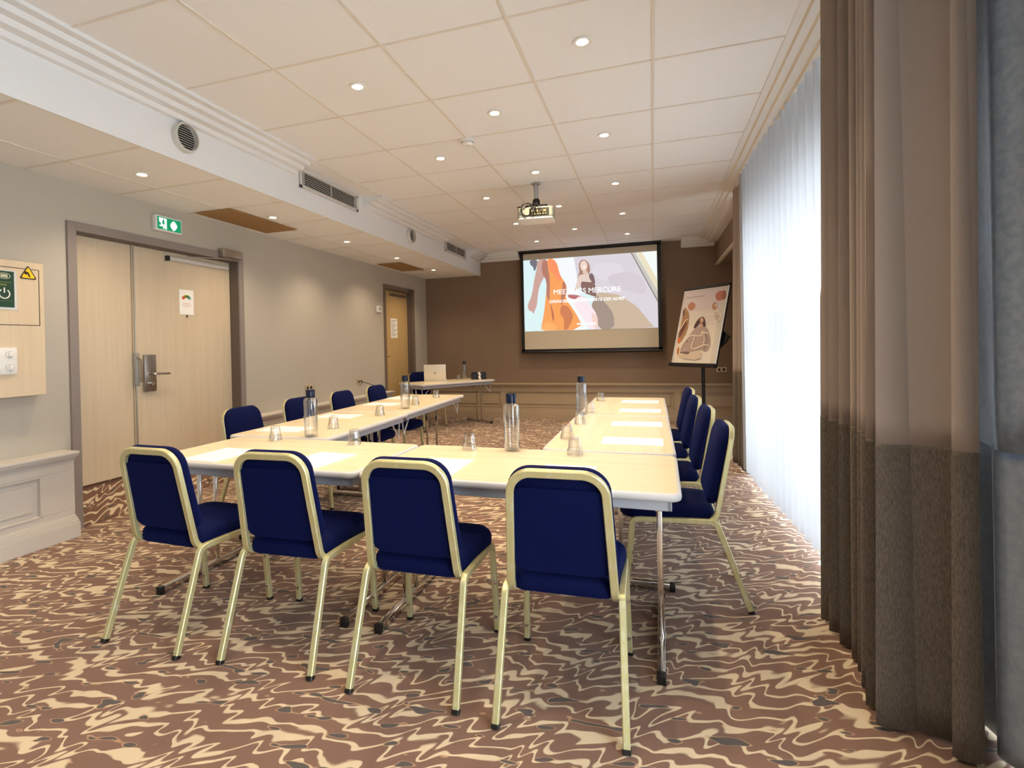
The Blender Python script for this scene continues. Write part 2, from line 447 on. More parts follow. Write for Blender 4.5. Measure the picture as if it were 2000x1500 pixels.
# wainscot
def panel_run(name, y0, y1, panels, m, along='Y', x0=-3.98, flip=False):
    """boards with sunk, moulded panels.  Built along +t; T maps (t, depth, z) into the room"""
    if along == 'Y': T = lambda t, d, z: V(x0+d, t, z)           # d grows into the room
    else: T = lambda t, d, z: V(t, x0-d, z)
    back = -.12
    bm = B()
    def b(t0, t1, d0, d1, z0, z1, mi=0):
        p, q = T(t0, d0, z0), T(t1, d1, z1); box(bm, (min(p.x,q.x),min(p.y,q.y),min(p.z,q.z)), (max(p.x,q.x),max(p.y,q.y),max(p.z,q.z)), mi)
    zb, zt, p0, p1 = .15, .575, .195, .475
    b(y0, y1, back, 0, p1, zt); b(y0, y1, back, 0, zb-.02, p0)
    prev = y0
    for a, c in panels:
        b(prev, a, back, 0, p0, p1); prev = c
        b(a, c, back, -.022, p0, p1)
        for (u0, u1, v0, v1) in ((a, c, p1-.012, p1), (a, c, p0, p0+.012), (a, a+.012, p0, p1), (c-.012, c, p0, p1)): b(u0, u1, -.03, .006, v0, v1)
        b(a+.055, c-.055, -.03, -.008, p0+.05, p1-.05)
    b(prev, y1, back, 0, p0, p1)
    o = struct(obj(name, bm, m, smooth=0, bevel=.003))
    bm = B(); b(y0, y1, back, .05, zt, .592); b(y0, y1, back, .062, .592, .612); b(y0, y1, back, .02, zt-.02, zt)
    obj('chair_rail', bm, m, o, smooth=0, bevel=.004)
    bm = B(); b(y0, y1, back, .052, 0, .105); b(y0, y1, back, .042, .105, .122); b(y0, y1, back, .028, .122, .138); b(y0, y1, back, .012, .138, .15)
    obj('skirting', bm, m, o, smooth=0, bevel=.002)
    return o
panel_run('baseboard_left', YF, -.60, [(-4.4,-2.9),(-2.72,-.82)], m_wain)
o = panel_run('baseboard_left_far', 1.27, 4.36, [(1.45,2.85),(3.0,4.22)], m_wain)
panel_run('baseboard_left_end', 5.56, YB-.1, [(5.62,5.9)], m_wain_b)
panel_run('baseboard_back', XL+.13, XR-.02, [(-3.9,-2.63),(-2.52,.28),(.38,1.2)], m_wain_b, 'X', YB-.1)
panel_run('baseboard_front', XL+.13, XR-.02, [(-3.9,-2.63),(-2.52,.28)], m_wain, 'X', YF+.0)

# ------------------------------------------------------------------ double door
d1 = thing('door_1', None, None); d1['kind'] = 'structure'
bm = B(); cw = .066
box(bm, (XL-.02, DY0-cw, 0), (XL+.02, DY0, DZ+cw)); box(bm, (XL-.02, DY1, 0), (XL+.02, DY1+cw, DZ+cw)); box(bm, (XL-.02, DY0, DZ), (XL+.02, DY1, DZ+cw))
obj('door_casing', bm, m_casing, d1, smooth=0, bevel=.003)
bm = B(); box(bm, (XL-.13, DY0, 0), (XL+.004, DY0+.004, DZ)); box(bm, (XL-.13, DY1-.006, 0), (XL+.004, DY1, DZ)); box(bm, (XL-.13, DY0, DZ-.004), (XL+.004, DY1, DZ))
obj('door_reveal', bm, m_reveal, d1, smooth=0)
YS = .062
XD = -4.20
bx('door_leaf', (XD-.04, DY0+.004, .284), (XD, YS-.005, DZ-.006), m_door, d1, smooth=0, bevel=.002)
lf = bx('door_leaf', (XD-.04, YS+.003, .284), (XD, DY1-.008, DZ-.006), m_door, d1, smooth=0, bevel=.002)
bx('door_gap', (XD-.035, YS-.005, .284), (XD-.025, YS+.003, DZ), m_gap, d1, smooth=0)
bx('astragal', (XD, YS+.003, .284), (XD+.008, YS+.062, DZ-.01), m_door, d1, smooth=0, bevel=.002)
bm = B(); sweep(bm, [(XD+.016, YS+.012, .30), (XD+.016, YS+.012, DZ-.02)], .010, .010, (1,0,0), 10)
rod = obj('bolt_rod', bm, m_steel, d1)
bm = B(); box(bm, (XD+.002, YS-.012, 1.02), (XD+.042, YS+.032, 1.30), 0, None, .008)
lv = obj('bolt_case', bm, m_grey, d1)
bm = B(); sweep(bm, fillet([(XD+.045, YS-.0, 1.27), (XD+.075, YS+.02, 1.24), (XD+.055, YS+.035, 1.05)], .02), .012, .018, (0,1,0)); obj('lever', bm, m_steel, lv)
lp = bx('lock_plate', (XD+.001, .15, .963), (XD+.022, .268, 1.283), m_steel, d1, bev=.004)
bm = B(); sweep(bm, fillet([(XD+.02, .20, 1.118), (XD+.075, .20, 1.118), (XD+.075, .352, 1.112)], .02), .018, .026, (0,0,1)); obj('door_handle', bm, m_steel, lp)
bm = B(); lathe(bm, [(0,.0),(.018,.0),(.016,.03),(0,.032)], 16, Matrix.Translation((XD+.02,.212,1.03)) @ Matrix.Rotation(PI/2,4,'Y')); obj('thumb_turn', bm, m_chrome, lp)
bm = B(); box(bm, (XL+.02, .92, 2.235), (XL+.075, 1.19, 2.315), 0, None, .006); cl = obj('door_closer', bm, m_steel, d1)
bm = B(); box(bm, (XD+.002, .42, 2.135), (XD+.034, 1.14, 2.170)); obj('slide_rail', bm, m_aluminium, cl, bevel=.003)
bx('rail_end', (XD+.001, .40, 2.13), (XD+.036, .425, 2.175), m_black, cl)
bm = B(); sweep(bm, [(XD+.05, .60, 2.192), (XL+.05, 1.02, 2.228)], .022, .008, (1,0,0)); obj('closer_arm', bm, m_chrome, cl)
bm = B(); prism(bm, [(XL-.0, 0), (XL-.0, .02), (XD-.03, .284), (XD-.03, 0)], DY1-DY0-.014, Matrix.Translation((0, DY1-.007, 0)) @ Matrix.Rotation(PI/2, 4, 'X'))
struct(obj('floor_step', bm, m_riser, smooth=0))

# far single door
d2 = thing('door_2', None, None); d2['kind'] = 'structure'
bm = B(); cw = .06
box(bm, (XL-.02, EY0-cw, 0), (XL+.02, EY0, EZ+cw)); box(bm, (XL-.02, EY1, 0), (XL+.02, EY1+cw, EZ+cw)); box(bm, (XL-.02, EY0, EZ), (XL+.02, EY1, EZ+cw))
obj('door_casing', bm, mat('casing_brown', L(118,102,88), .5), d2, smooth=0, bevel=.003)
bm = B(); box(bm, (XL-.13, EY1-.006, 0), (XL+.004, EY1, EZ)); box(bm, (XL-.13, EY0, 0), (XL+.004, EY0+.004, EZ)); box(bm, (XL-.13, EY0, EZ-.004), (XL+.004, EY1, EZ)); obj('door_reveal', bm, m_reveal, d2, smooth=0)
bx('door_leaf', (XD-.04, EY0+.003, .004), (XD, EY1-.008, EZ-.006), wood_mat('door_oak_warm', L(206,176,124), L(190,158,106), .45, 2), d2, smooth=0)
bm = B(); sweep(bm, fillet([(XD, EY0+.09, 1.15), (XD+.05, EY0+.09, 1.15), (XD+.05, EY0+.22, 1.15)], .015), .016, .02, (0,0,1)); obj('door_handle', bm, m_steel, d2)
bm = B(); box(bm, (XD, 4.78, 2.17), (XD+.03, 5.38, 2.205)); box(bm, (XL+.0, 5.2, 2.25), (XL+.06, 5.44, 2.31)); obj('door_closer', bm, m_steel, d2, smooth=0)

# ------------------------------------------------------------------ soffit vents, panels
def grille(label, y0, y1):
    r = thing('air_grille', label, 'vent', (XS+.012, 0, 0), 0, 'long air grilles in the soffit face')
    z0, z1 = 2.752, 2.925
    bx('backing', (.001, y0, z0), (.004, y1, z1), m_dark, r, smooth=0)
    bm = B(); f = .026
    box(bm, (0, y0, z0), (.016, y1, z0+f)); box(bm, (0, y0, z1-f), (.016, y1, z1)); box(bm, (0, y0, z0), (.016, y0+f*1.3, z1)); box(bm, (0, y1-f*1.3, z0), (.016, y1, z1))
    obj('frame', bm, m_aluminium, r, smooth=0, bevel=.002)
    bm = B(); n = 7
    for i in range(n):
        z = z0+f+(z1-z0-2*f)*(i+.5)/n
        box(bm, (.008, y0+f, z-.0024), (.010, y1-f, z+.0018))
    for q in (.06, .5, .94):
        y = y0+(y1-y0)*q; box(bm, (.003, y-.003, z0+f), (.013, y+.003, z1-f))
    obj('slats', bm, m_aluminium, r, smooth=0)
grille('long black-slotted air grille nearer the round vent above the double door', .745, 1.745)
grille('slotted air grille at the far end of the white soffit', 4.31, 5.26)
def round_vent(label, y, z, r_=.10):
    r = thing('round_vent', label, 'vent', (XS+.012, y, z), 0, 'round air vents in the soffit face')
    R90 = Matrix.Rotation(PI/2, 4, 'Y')
    bm = B(); lathe(bm, [(r_*.86,0),(r_,0),(r_,.03),(r_*.96,.042),(r_*.86,.042),(r_*.86,0)], 40, R90); obj('rim', bm, m_aluminium, r)
    bm = B(); lathe(bm, [(0,.004),(r_*.87,.004)], 40, R90); obj('backing', bm, m_dark, r)
    bm = B(); n = 11
    for i in range(n):
        zz = -r_*.86+2*r_*.86*(i+.5)/n; hw = math.sqrt(max(0, (r_*.86)**2-zz*zz))
        box(bm, (.029, -hw, zz-.0014), (.031, hw, zz+.0014))
    obj('slats', bm, m_aluminium, r, smooth=0)
round_vent('round slatted vent in the white soffit between the double door and the long grille', -.505, 2.739)
round_vent('small round slatted vent far along the soffit between the two grilles', 3.07, 2.748)
for lab, y0, y1 in (('brown access panel in the lowered ceiling over the double door', .56, 1.52), ('brown access panel in the lowered ceiling before the single far door', 4.01, 4.88)):
    tag(bx('access_panel', (-4.0, y0, ZS-.012), (-3.6, y1, ZS-.004), m_cork, smooth=0), lab, 'ceiling panel', 'brown access panels in the lowered ceiling')

# ------------------------------------------------------------------ downlights
def make_downlight(energy):
    r = thing('downlight', 'x', 'ceiling light')
    bm = B(); lathe(bm, [(.030,.004),(.034,-.004),(.050,-.006),(.054,-.001),(.054,.001)], 28); obj('trim_ring', bm, m_plastic, r)
    bm = B(); lathe(bm, [(0,-.001),(.018,-.002),(.031,.003)], 20); obj('lamp', bm, m_bulb, r)
    l = bpy.data.lights.new('lamp_beam', 'SPOT'); l.energy = energy; l.color = WARM; l.spot_size = math.radians(130); l.spot_blend = .85; l.shadow_soft_size = .03
    lo = bpy.data.objects.new('lamp_beam', l); COL.objects.link(lo); lo.parent = r; lo.location = (0,0,-.012)
    return r
spots = []  # lamps nearest the camera are out of view, added to light the room
for y in (-1.75,-.345,1.05,2.42,3.79,5.15):
    for x in (-1.755,-.365): spots.append((x, y))
for y in (-2.45,-1.05,.344,1.744,3.098,4.473): spots.append((-1.06, y))
pd = make_downlight(SPOT_MAIN); used = False
names = {-1.755: 'row nearest the soffit', -1.06: 'middle row', -.365: 'row nearest the curtains'}
order = {-1.755: 0, -1.06: 0, -.365: 0}
ordw = ['first', 'second', 'third', 'fourth', 'fifth', 'sixth']
for x, y in sorted(spots, key=lambda p: p[1]):
    k = order[x]; order[x] += 1
    placed(pd, used, (x, y, H-.002), 0, 'recessed ceiling spotlight, %s from the camera in the %s' % (ordw[k], names[x]), 'recessed spotlights in the main ceiling'); used = True
ps = make_downlight(SPOT_SOFFIT)
for k, y in enumerate((-1.78,-.41,1.0,2.33,3.66,5.03)):  # first one is out of view, added for its light
    placed(ps, k > 0, (-3.49, y, ZS-.002), 0, 'recessed spotlight under the soffit, %s counted from the camera end' % ordw[k], 'recessed spotlights under the soffit')

# smoke detector
r = thing('smoke_detector', 'white round smoke detector on a ceiling grid crossing', 'smoke detector', (-1.40, .745, H))
bm = B(); lathe(bm, [(0,0),(.058,0),(.058,-.016),(.050,-.022)], 28); obj('base', bm, m_plastic, r)
bm = B(); lathe(bm, [(.044,-.02),(.046,-.036),(.036,-.05),(0,-.054)], 28); obj('sensor_head', bm, m_plastic, r)
bx('slot', (-.046,-.004,-.034), (-.03,.004,-.026), m_dark, r)

# ------------------------------------------------------------------ projector
r = thing('projector', 'white projector hanging from a grey ceiling tube before the screen', 'projector', (-1.13, 2.10, H), math.radians(6))
bm = B(); lathe(bm, [(0,0),(.05,0),(.05,-.012),(.03,-.016)], 24); obj('ceiling_plate', bm, m_grey, r)
bm = B(); lathe(bm, [(.024,-.012),(.024,-.165),(0,-.165)], 20); obj('mount_tube', bm, mat('tube_grey', L(170,172,176), .3, .6), r)
bm = B(); lathe(bm, [(0,-.155),(.022,-.158),(.036,-.172),(.038,-.222),(0,-.225)], 18); box(bm, (-.11,-.012,-.232), (.11,.012,-.222)); box(bm, (-.012,-.1,-.232), (.012,.1,-.222))
for a, b in ((-.1,-.0),(.1,.0)): box(bm, (a-.01, b-.01, -.262), (a+.01, b+.01, -.224))
obj('mount_bracket', bm, m_bmetal, r, bevel=.002)
bm = B(); pts = []
for cx_, cy_, a0 in ((.15,.10,0),(-.15,.10,90),(-.15,-.10,180),(.15,-.10,270)):
    for k in range(5):
        a = math.radians(a0+k*22.5); pts.append((cx_+.03*math.cos(a), cy_+.03*math.sin(a)))
prism(bm, pts, .105, Matrix.Translation((0,0,-.375))); body = obj('body', bm, mat('projector_shell', L(158,160,146), .4), r, bevel=.012)
bm = B(); prism(bm, [(x*.985, y*.985) for x, y in pts], .022, Matrix.Translation((0,0,-.392))); obj('lower_cover', bm, m_plastic, r, bevel=.008)
bx('connector_panel', (-.06,-.133,-.362), (.135,-.129,-.285), mat('connector_dark', L(26,28,22), .6), body)
bm = B()
for k in range(6): lathe(bm, [(0,0),(.008,0),(.008,.008),(0,.01)], 10, Matrix.Translation((-.03+.027*k,-.133,-.345)) @ Matrix.Rotation(PI/2,4,'X'))
for k in range(4): box(bm, (-.04+.04*k,-.138,-.325), (-.012+.04*k,-.132,-.305))
obj('socket', bm, mat('socket_yellow', L(140,130,84), .5), body)
bm = B()
for k in range(3):
    x = -.04+.05*k
    sweep(bm, fillet([(x,-.133,-.32),(x,-.18,-.30),(x*.4-.01,-.13,-.24),(x*.2,-.02,-.2)], .03), .009, .009, (1,0,0), 8)
sweep(bm, [(-.075+.062*math.cos(a), -.155+.02*math.sin(a*2), -.30+.062*math.sin(a)) for a in [2*PI*q/24 for q in range(24)]], .014, .014, (0,1,0), 8, closed=True)
obj('cable', bm, m_black, r)
bm = B(); lathe(bm, [(0,.01),(.032,.01),(.036,0),(.036,-.01)], 20, Matrix.Translation((.08,.132,-.33)) @ Matrix.Rotation(-PI/2,4,'X')); obj('lens', bm, m_black, r)
bx('foot', (-.178,-.11,-.272), (-.15,-.08,-.252), m_black, r)

# ------------------------------------------------------------------ projection screen with its image
YSC = 5.98
scr = thing('projection_screen', 'pull-down projection screen with black border showing two walking women', 'projection screen', (0, YSC, 0))
bx('fabric', (-2.175,-.001,1.205), (.066,.003,2.892), m_screen, scr, smooth=0)
bm = B()
box(bm, (-2.222,-.004,1.15), (-2.170,.004,2.93)); box(bm, (.062,-.004,1.15), (.118,.004,2.93)); box(bm, (-2.222,-.004,1.175), (.118,.004,1.212)); box(bm, (-2.222,-.004,2.888), (.118,.004,2.93))
obj('border', bm, m_black, scr, smooth=0)
bm = B(); sweep(bm, [(-2.235,0,1.158),(.131,0,1.158)], .036, .036, (0,0,1), 14); obj('weight_bar', bm, m_black, scr)
bx('housing', (-2.24,-.04,2.905), (.13,.06,2.941), m_black, scr, bev=.006)
IMG0, IMGW, IMGT, IMGH = -2.166, 2.223, 2.779, 1.250
def art(x, y):
    tp = 265-132*(x-80)/1700; bt = 1160-52*(x-95)/1695
    return (IMG0+IMGW*(x-86)/1700, IMGT-IMGH*(y-tp)/(bt-tp))
class Art:
    """flat artwork: coloured shapes in a stack of very thin layers, one mesh, one material per colour"""
    def __init__(s, strength): s.bm = B(); s.m = []; s.k = {}; s.st = strength; s.layer = 0
    def mi(s, c):
        if c not in s.k: s.k[c] = len(s.m); s.m.append(emis('ink', L(*c), s.st) if s.st > 0 else mat('ink', L(*c), .55))
        return s.k[c]
    def poly(s, pts3, nrm, c):
        s.layer += 1; off = Vector(nrm)*(.0004*s.layer)
        f = s.bm.faces.new([s.bm.verts.new(Vector(p)+off) for p in pts3]); f.material_index = s.mi(c)
def smooth_pts(pts, it=2):
    for _ in range(it):
        q = []
        for i in range(len(pts)):
            a, b = pts[i], pts[(i+1) % len(pts)]
            q += [(a[0]*.75+b[0]*.25, a[1]*.75+b[1]*.25), (a[0]*.25+b[0]*.75, a[1]*.25+b[1]*.75)]
        pts = q
    return pts
def ell(cx_, cy_, rx, ry, a=0, n=22):
    return [(cx_+rx*math.cos(2*PI*k/n)*math.cos(a)-ry*math.sin(2*PI*k/n)*math.sin(a), cy_+rx*math.cos(2*PI*k/n)*math.sin(a)+ry*math.sin(2*PI*k/n)*math.cos(a)) for k in range(n)]
A_ = Art(.44)
def S(pts, c, sm=1):
    if sm: pts = smooth_pts(pts, sm)
    A_.poly([(art(x,y)[0], -.004, art(x,y)[1]) for x, y in pts], (0,-1,0), c)
S([(86,264.5),(1786,132.5),(1786,1108),(86,1160)], (222,244,246), 0)
S([(480,235),(830,208),(800,420),(900,1134),(640,1142),(560,400)], (246,250,252), 0)
S([(760,214),(1480,157),(1786,790),(1786,1108),(1040,1131),(1000,700),(800,470)], (222,214,222), 0)
S([(980,300),(1300,260),(1420,420),(1200,520),(1020,480)], (228,220,230), 2)
S([(1180,430),(1560,380),(1700,700),(1400,640),(1200,560)], (216,206,214), 2)
S([(1480,157),(1530,153),(1786,640),(1786,790)], (206,200,192), 0)
S([(1540,152),(1610,146.5),(1786,500),(1786,640)], (238,226,196), 0)
S([(1610,146.5),(1786,132.5),(1786,500)], (246,252,248), 0)
S([(1476,157),(1488,156.5),(1786,752),(1786,778)], (120,116,118), 0)
S([(1030,660),(1180,668),(1330,690),(1400,745),(1530,830),(1610,930),(1700,1060),(1760,1108),(1040,1131),(980,900)], (206,184,160), 1)
S([(1040,690),(1120,760),(1200,850),(1258,960),(1255,1125),(1050,1131),(960,850)], (166,148,136), 1)
# person in orange dress
S([(165,259),(285,249),(270,330),(235,410),(215,330),(190,330)], (118,116,130), 1)
S([(275,250),(420,239),(420,400),(330,520),(290,620),(272,720),(262,820),(235,880),(210,945),(190,900),(160,905),(130,850),(150,790),(195,700),(235,480),(270,360)], (208,166,156), 1)
S([(410,239),(490,234),(545,300),(572,430),(615,500),(655,560),(662,640),(640,740),(760,900),(880,1134),(300,1152),(350,950),(385,700),(400,520),(335,420),(410,320)], (250,166,96), 1)
S([(420,250),(500,250),(545,310),(560,400),(600,500),(560,540),(500,440),(430,360)], (255,150,104), 1)
S([(340,262),(410,244),(425,400),(442,480),(436,700),(425,780),(390,700),(400,520),(335,420)], (184,126,112), 1)
S([(612,505),(655,560),(660,650),(620,760),(590,840),(575,760),(600,640)], (196,124,96), 1)
S([(590,810),(690,850),(742,960),(715,1040),(655,1140),(610,1140),(622,1000),(560,930)], (212,130,88), 1)
S([(440,780),(470,880),(492,990),(470,1040),(455,930)], (190,112,84), 1)
S([(300,1152),(340,1060),(420,1020),(560,1144)], (255,180,110), 1)
# person in sleeveless top and white trousers
S([(830,280),(875,240),(935,262),(968,330),(965,420),(900,460),(820,480),(790,500),(835,400),(822,340)], (176,134,116), 1)
S(ell(888,325,46,66), (240,216,202), 0); S([(865,330),(920,322),(905,352),(880,352)], (252,246,240), 1)
S([(870,385),(930,380),(950,440),(880,440)], (226,196,178), 1)
S([(810,450),(880,430),(960,430),(1000,470),(1020,560),(860,560),(800,640),(755,645),(790,560)], (232,210,200), 1)
S([(955,420),(1005,420),(1030,520),(1025,560),(985,530),(950,470)], (132,106,108), 1)
S([(850,520),(930,530),(1025,530),(1046,700),(1030,720),(860,660),(845,600)], (140,108,102), 1)
S([(660,690),(760,690),(915,720),(880,750),(700,745)], (190,116,116), 1)
S([(740,790),(820,700),(930,730),(950,800),(1050,950),(1056,1130),(930,1134),(880,1010),(790,880)], (250,234,240), 1)
S([(960,900),(1050,960),(1056,1130),(1010,1131)], (246,214,204), 1)
obj('projected_image', A_.bm, A_.m, scr, smooth=0)
m_ink = emis('lettering_white', (1,1,1,1), .56)
def on_screen(x, y, x2, y2):
    a = art(x, y); b = art(x2, y2); ang = math.atan2(b[1]-a[1], b[0]-a[0]); return Matrix.Translation((a[0], -.022, a[1])) @ Matrix.Rotation(PI/2, 4, 'X') @ Matrix.Rotation(ang, 4, 'Z')
def lettering(txt, x, y, x2, y2, h, it=0.0, bold=0.0):
    a = art(x, y); b = art(x2, y2); M_ = Matrix.Translation((a[0], -.021, a[1])) @ Matrix.Rotation(PI/2, 4, 'X')
    text_obj('lettering', txt, M_, b[0]-a[0], h, m_ink, scr, it, bold)
lettering('MEETINGS MERCURE', 490, 692, 1345, 655, .085)
lettering('GRENOBLE CENTRE PORTE DES ALPES', 432, 800, 1392, 765, .050, .3, .01)
lettering('MERCURE', 788, 1076, 1030, 1062, .034, 0, .015)
lettering('HOTELS', 870, 1112, 935, 1108, .014)

# ------------------------------------------------------------------ flip chart
yw, tl = math.radians(48), math.radians(15)
nf = V(-math.sin(yw)*math.cos(tl), -math.cos(yw)*math.cos(tl), math.sin(tl)); rf = V(math.cos(yw), -math.sin(yw), 0); uf = nf.cross(rf)
if uf.z < 0: uf = -uf
FW, FH = .77, 1.10
Mf = Matrix.Identity(4)
for i in range(3): Mf[i][0] = rf[i]; Mf[i][1] = uf[i]; Mf[i][2] = nf[i]
fc = V(.587, 4.75, 1.505)
for i in range(3): Mf[i][3] = fc[i]
fl = thing('flip_chart', 'black flip chart easel with poster of people, tilted on a single post by the curtain', 'flip chart')
bm = B(); box(bm, (-FW/2-.012,-FH/2-.02,-.024), (FW/2+.012,FH/2+.03,0), 0, Mf); obj('board', bm, m_bmetal, fl, smooth=0, bevel=.003)
bm = B(); box(bm, (-FW/2-.02,-FH/2-.035,-.02), (FW/2+.02,-FH/2+.012,.045), 0, Mf); obj('pen_tray', bm, m_bmetal, fl, smooth=0, bevel=.003)
bm = B(); box(bm, (-FW/2-.01,FH/2-.005,-.01), (FW/2+.01,FH/2+.03,.014), 0, Mf); obj('clamp_bar', bm, m_bmetal, fl, smooth=0)
bm = B(); box(bm, (FW/2-.012,-FH/2-.01,.0), (FW/2+.006,FH/2+.02,.006), 0, Mf); box(bm, (-FW/2-.006,-FH/2-.01,.0), (-FW/2+.006,FH/2-.01,.005), 0, Mf); obj('side_rail', bm, m_plastic, fl, smooth=0)
bm = B(); pc = fc-nf*.05
sweep(bm, [(pc.x, pc.y, 0.09), (pc.x, pc.y, 1.02)], .045, .045, (1,0,0), 16); sweep(bm, [(pc.x, pc.y, .95), (pc.x, pc.y, 1.35)], .034, .034, (1,0,0), 14)
obj('post', bm, m_bmetal, fl)
bm = B(); prism(bm, [(-.05,-.3),(.16,-.1),(.2,-.02),(.08,.05),(-.05,.25)], .03, Mf @ Matrix.Translation((.28,-.12,-.075))); obj('tilt_bracket', bm, m_bmetal, fl)
bm = B()
for a in range(5):
    an = 2*PI*a/5+.3; sweep(bm, fillet([(pc.x, pc.y, .10), (pc.x+.1*math.cos(an), pc.y+.1*math.sin(an), .10), (pc.x+.32*math.cos(an), pc.y+.32*math.sin(an), .055)], .03), .035, .028, (0,0,1))
base = obj('base', bm, m_bmetal, fl)
bm = B()
for a in range(5):
    an = 2*PI*a/5+.3; lathe(bm, [(0,0),(.022,.003),(.026,.025),(.022,.045),(0,.048)], 12, Matrix.Translation((pc.x+.31*math.cos(an), pc.y+.31*math.sin(an), 0)))
obj('caster', bm, m_black, base)
P_ = Art(0)
def part(x, y):
    u = ((x-320)+ (y-200)*.1805)/(600+0*y); v = ((y-200)+ (x-320)*.115)/1190
    u = ((x-322)+(y-195)*.172)/(603); return (-FW/2+.012+(FW-.03)*u, FH/2-.01-(FH-.03)*v)
def Q(pts, c, sm=1):
    if sm: pts = smooth_pts(pts, sm)
    P_.poly([Mf @ V(max(-FW/2+.008, min(FW/2-.016, part(x,y)[0])), max(-FH/2+.014, min(FH/2-.004, part(x,y)[1])), .0022) for x, y in pts], nf, c)
def Qf(u0, v0, u1, v1, c):
    f = lambda u, v: Mf @ V(-FW/2+.012+(FW-.03)*u, FH/2-.01-(FH-.03)*v, .0022)
    P_.poly([f(u0,v0), f(u1,v0), f(u1,v1), f(u0,v1)], nf, c)
Qf(0,0,1,1,(220,208,190)); Qf(0,0,1,.3,(206,192,190)); Qf(0,.3,1,.5,(214,202,188)); Qf(.05,.095,.5,.107,(160,150,148)); Qf(.9,0,1,1,(206,196,180))
Q(ell(825,290,62,84,.4), (176,104,78), 0); Q([(860,200),(910,210),(905,330),(850,370)], (150,90,66))
Q(ell(412,460,54,70,.4), (182,122,92), 0); Q(ell(748,455,36,66,.15), (176,132,100), 0); Q(ell(766,440,10,26), (225,205,180), 0)
Q([(300,460),(372,560),(372,660),(345,880),(230,1080),(190,1100),(205,950),(250,760),(270,640)], (160,120,80)); Q([(330,700),(345,760),(250,960),(205,1010),(215,900)], (110,66,52)); Q([(285,500),(310,560),(300,620),(270,640)], (96,64,50))
Q([(195,1000),(250,985),(240,1060),(190,1100)], (206,110,50)); Q([(190,1160),(225,1150),(215,1290),(185,1280)], (176,96,50))
Q([(735,545),(800,560),(825,620),(790,730),(750,650)], (188,172,156))
Q([(450,830),(560,775),(640,800),(668,900),(685,1040),(640,1160),(590,1190),(560,1140),(400,1200),(225,1225),(285,1080),(370,960)], (172,148,138))
Q([(600,880),(640,900),(660,1020),(600,1180),(575,1150),(630,1040)], (150,128,120)); Q([(225,1225),(400,1200),(350,1265),(250,1250)], (112,92,86))
Q([(560,628),(610,640),(622,785),(575,790),(540,720),(490,800),(440,830),(460,760),(505,680)], (74,44,44)); Q(ell(566,686,26,42,.1), (198,150,128), 0); Q([(540,730),(575,735),(590,790),(540,790)], (196,150,124))
Q([(240,1235),(350,1262),(400,1205),(560,1150),(548,1330),(200,1326)], (204,184,160)); Q(ell(350,1042,10,12), (90,66,60), 0); Q(ell(425,1025,9,10), (90,66,60), 0)
def ribbon(pts, wd, c):
    for (x0,y0),(x1,y1) in zip(pts, pts[1:]):
        dx, dy = x1-x0, y1-y0; l = math.hypot(dx, dy); nx, ny = -dy/l*wd/2, dx/l*wd/2
        Q([(x0+nx,y0+ny),(x1+nx,y1+ny),(x1-nx,y1-ny),(x0-nx,y0-ny)], c, 0)
ribbon([(215,1290),(240,1160),(300,1040),(370,965),(430,935),(500,945),(560,930),(575,865),(600,885),(660,885)], 13, (240,226,196))
ribbon([(460,955),(435,1040),(410,1140),(460,1155),(540,1110),(600,1070),(670,1080)], 12, (240,226,196)); ribbon([(600,900),(605,1000),(590,1060)], 10, (236,220,192))
ribbon([(630,590),(720,580),(840,590),(820,660),(770,710),(700,715)], 9, (236,222,200)); ribbon([(370,680),(330,700),(290,780),(215,900)], 9, (236,222,200))
obj('poster', P_.bm, P_.m, fl, smooth=0)

# ------------------------------------------------------------------ wall fittings
XW = XL
# oak control board with hatch, switch plate, card and warning sign
r = thing('control_board', 'pale oak board with a hatch and white switch plate beside the double door', 'wall panel', (XW, 0, 0))
bx('body', (0,-1.75,1.028), (.095,-.757,1.925), m_panelw, r, smooth=0, bevel=.002)
bm = B()
for lo, hi in (((.0945,-1.6,1.877),(.0965,-.788,1.881)), ((.0945,-1.6,1.500),(.0965,-.788,1.504)), ((.0945,-.7905,1.500),(.0965,-.7865,1.881))): box(bm, lo, hi)
obj('hatch_outline', bm, m_gap, r, smooth=0)
sp = bx('switch_plate', (.095,-1.12,1.178), (.106,-.938,1.352), m_plastic, r, bev=.003)
for y in (-1.06,-.985):
    for z in (1.222,1.308):
        bm = B(); lathe(bm, [(0,0),(.020,0),(.022,.002),(.022,.004)], 20, Matrix.Translation((.105,y,z)) @ Matrix.Rotation(PI/2,4,'Y')); obj('dial', bm, m_grey, sp)
        bx('knob', (.106,y-.004,z-.016), (.122,y+.018,z+.016), m_plastic, sp, bev=.005)
m_green = mat('card_green', L(24,64,46), .5)
c = thing('information_card', 'dark green card in a clear sleeve on the oak control board', 'sign', (XW+.096, 0, 0))
bx('sleeve', (.001,-1.20,1.600), (.002,-.926,1.858), mat('sleeve_clear', L(214,216,214), .2), c, smooth=0)
bx('card', (.0022,-1.20,1.615), (.004,-.942,1.850), m_green, c, smooth=0)
bm = B(); Mc = Matrix.Translation((.0045,-1.02,1.70)) @ Matrix.Rotation(PI/2,4,'Y')
sweep(bm, [(.005, -1.0+.03*math.cos(a), 1.702+.03*math.sin(a)) for a in [math.radians(q) for q in range(125, 416, 12)]], .0012, .007, (1,0,0)); box(bm, (.0045,-1.004,1.708), (.0056,-.996,1.742))
obj('power_symbol', bm, m_plastic, c)
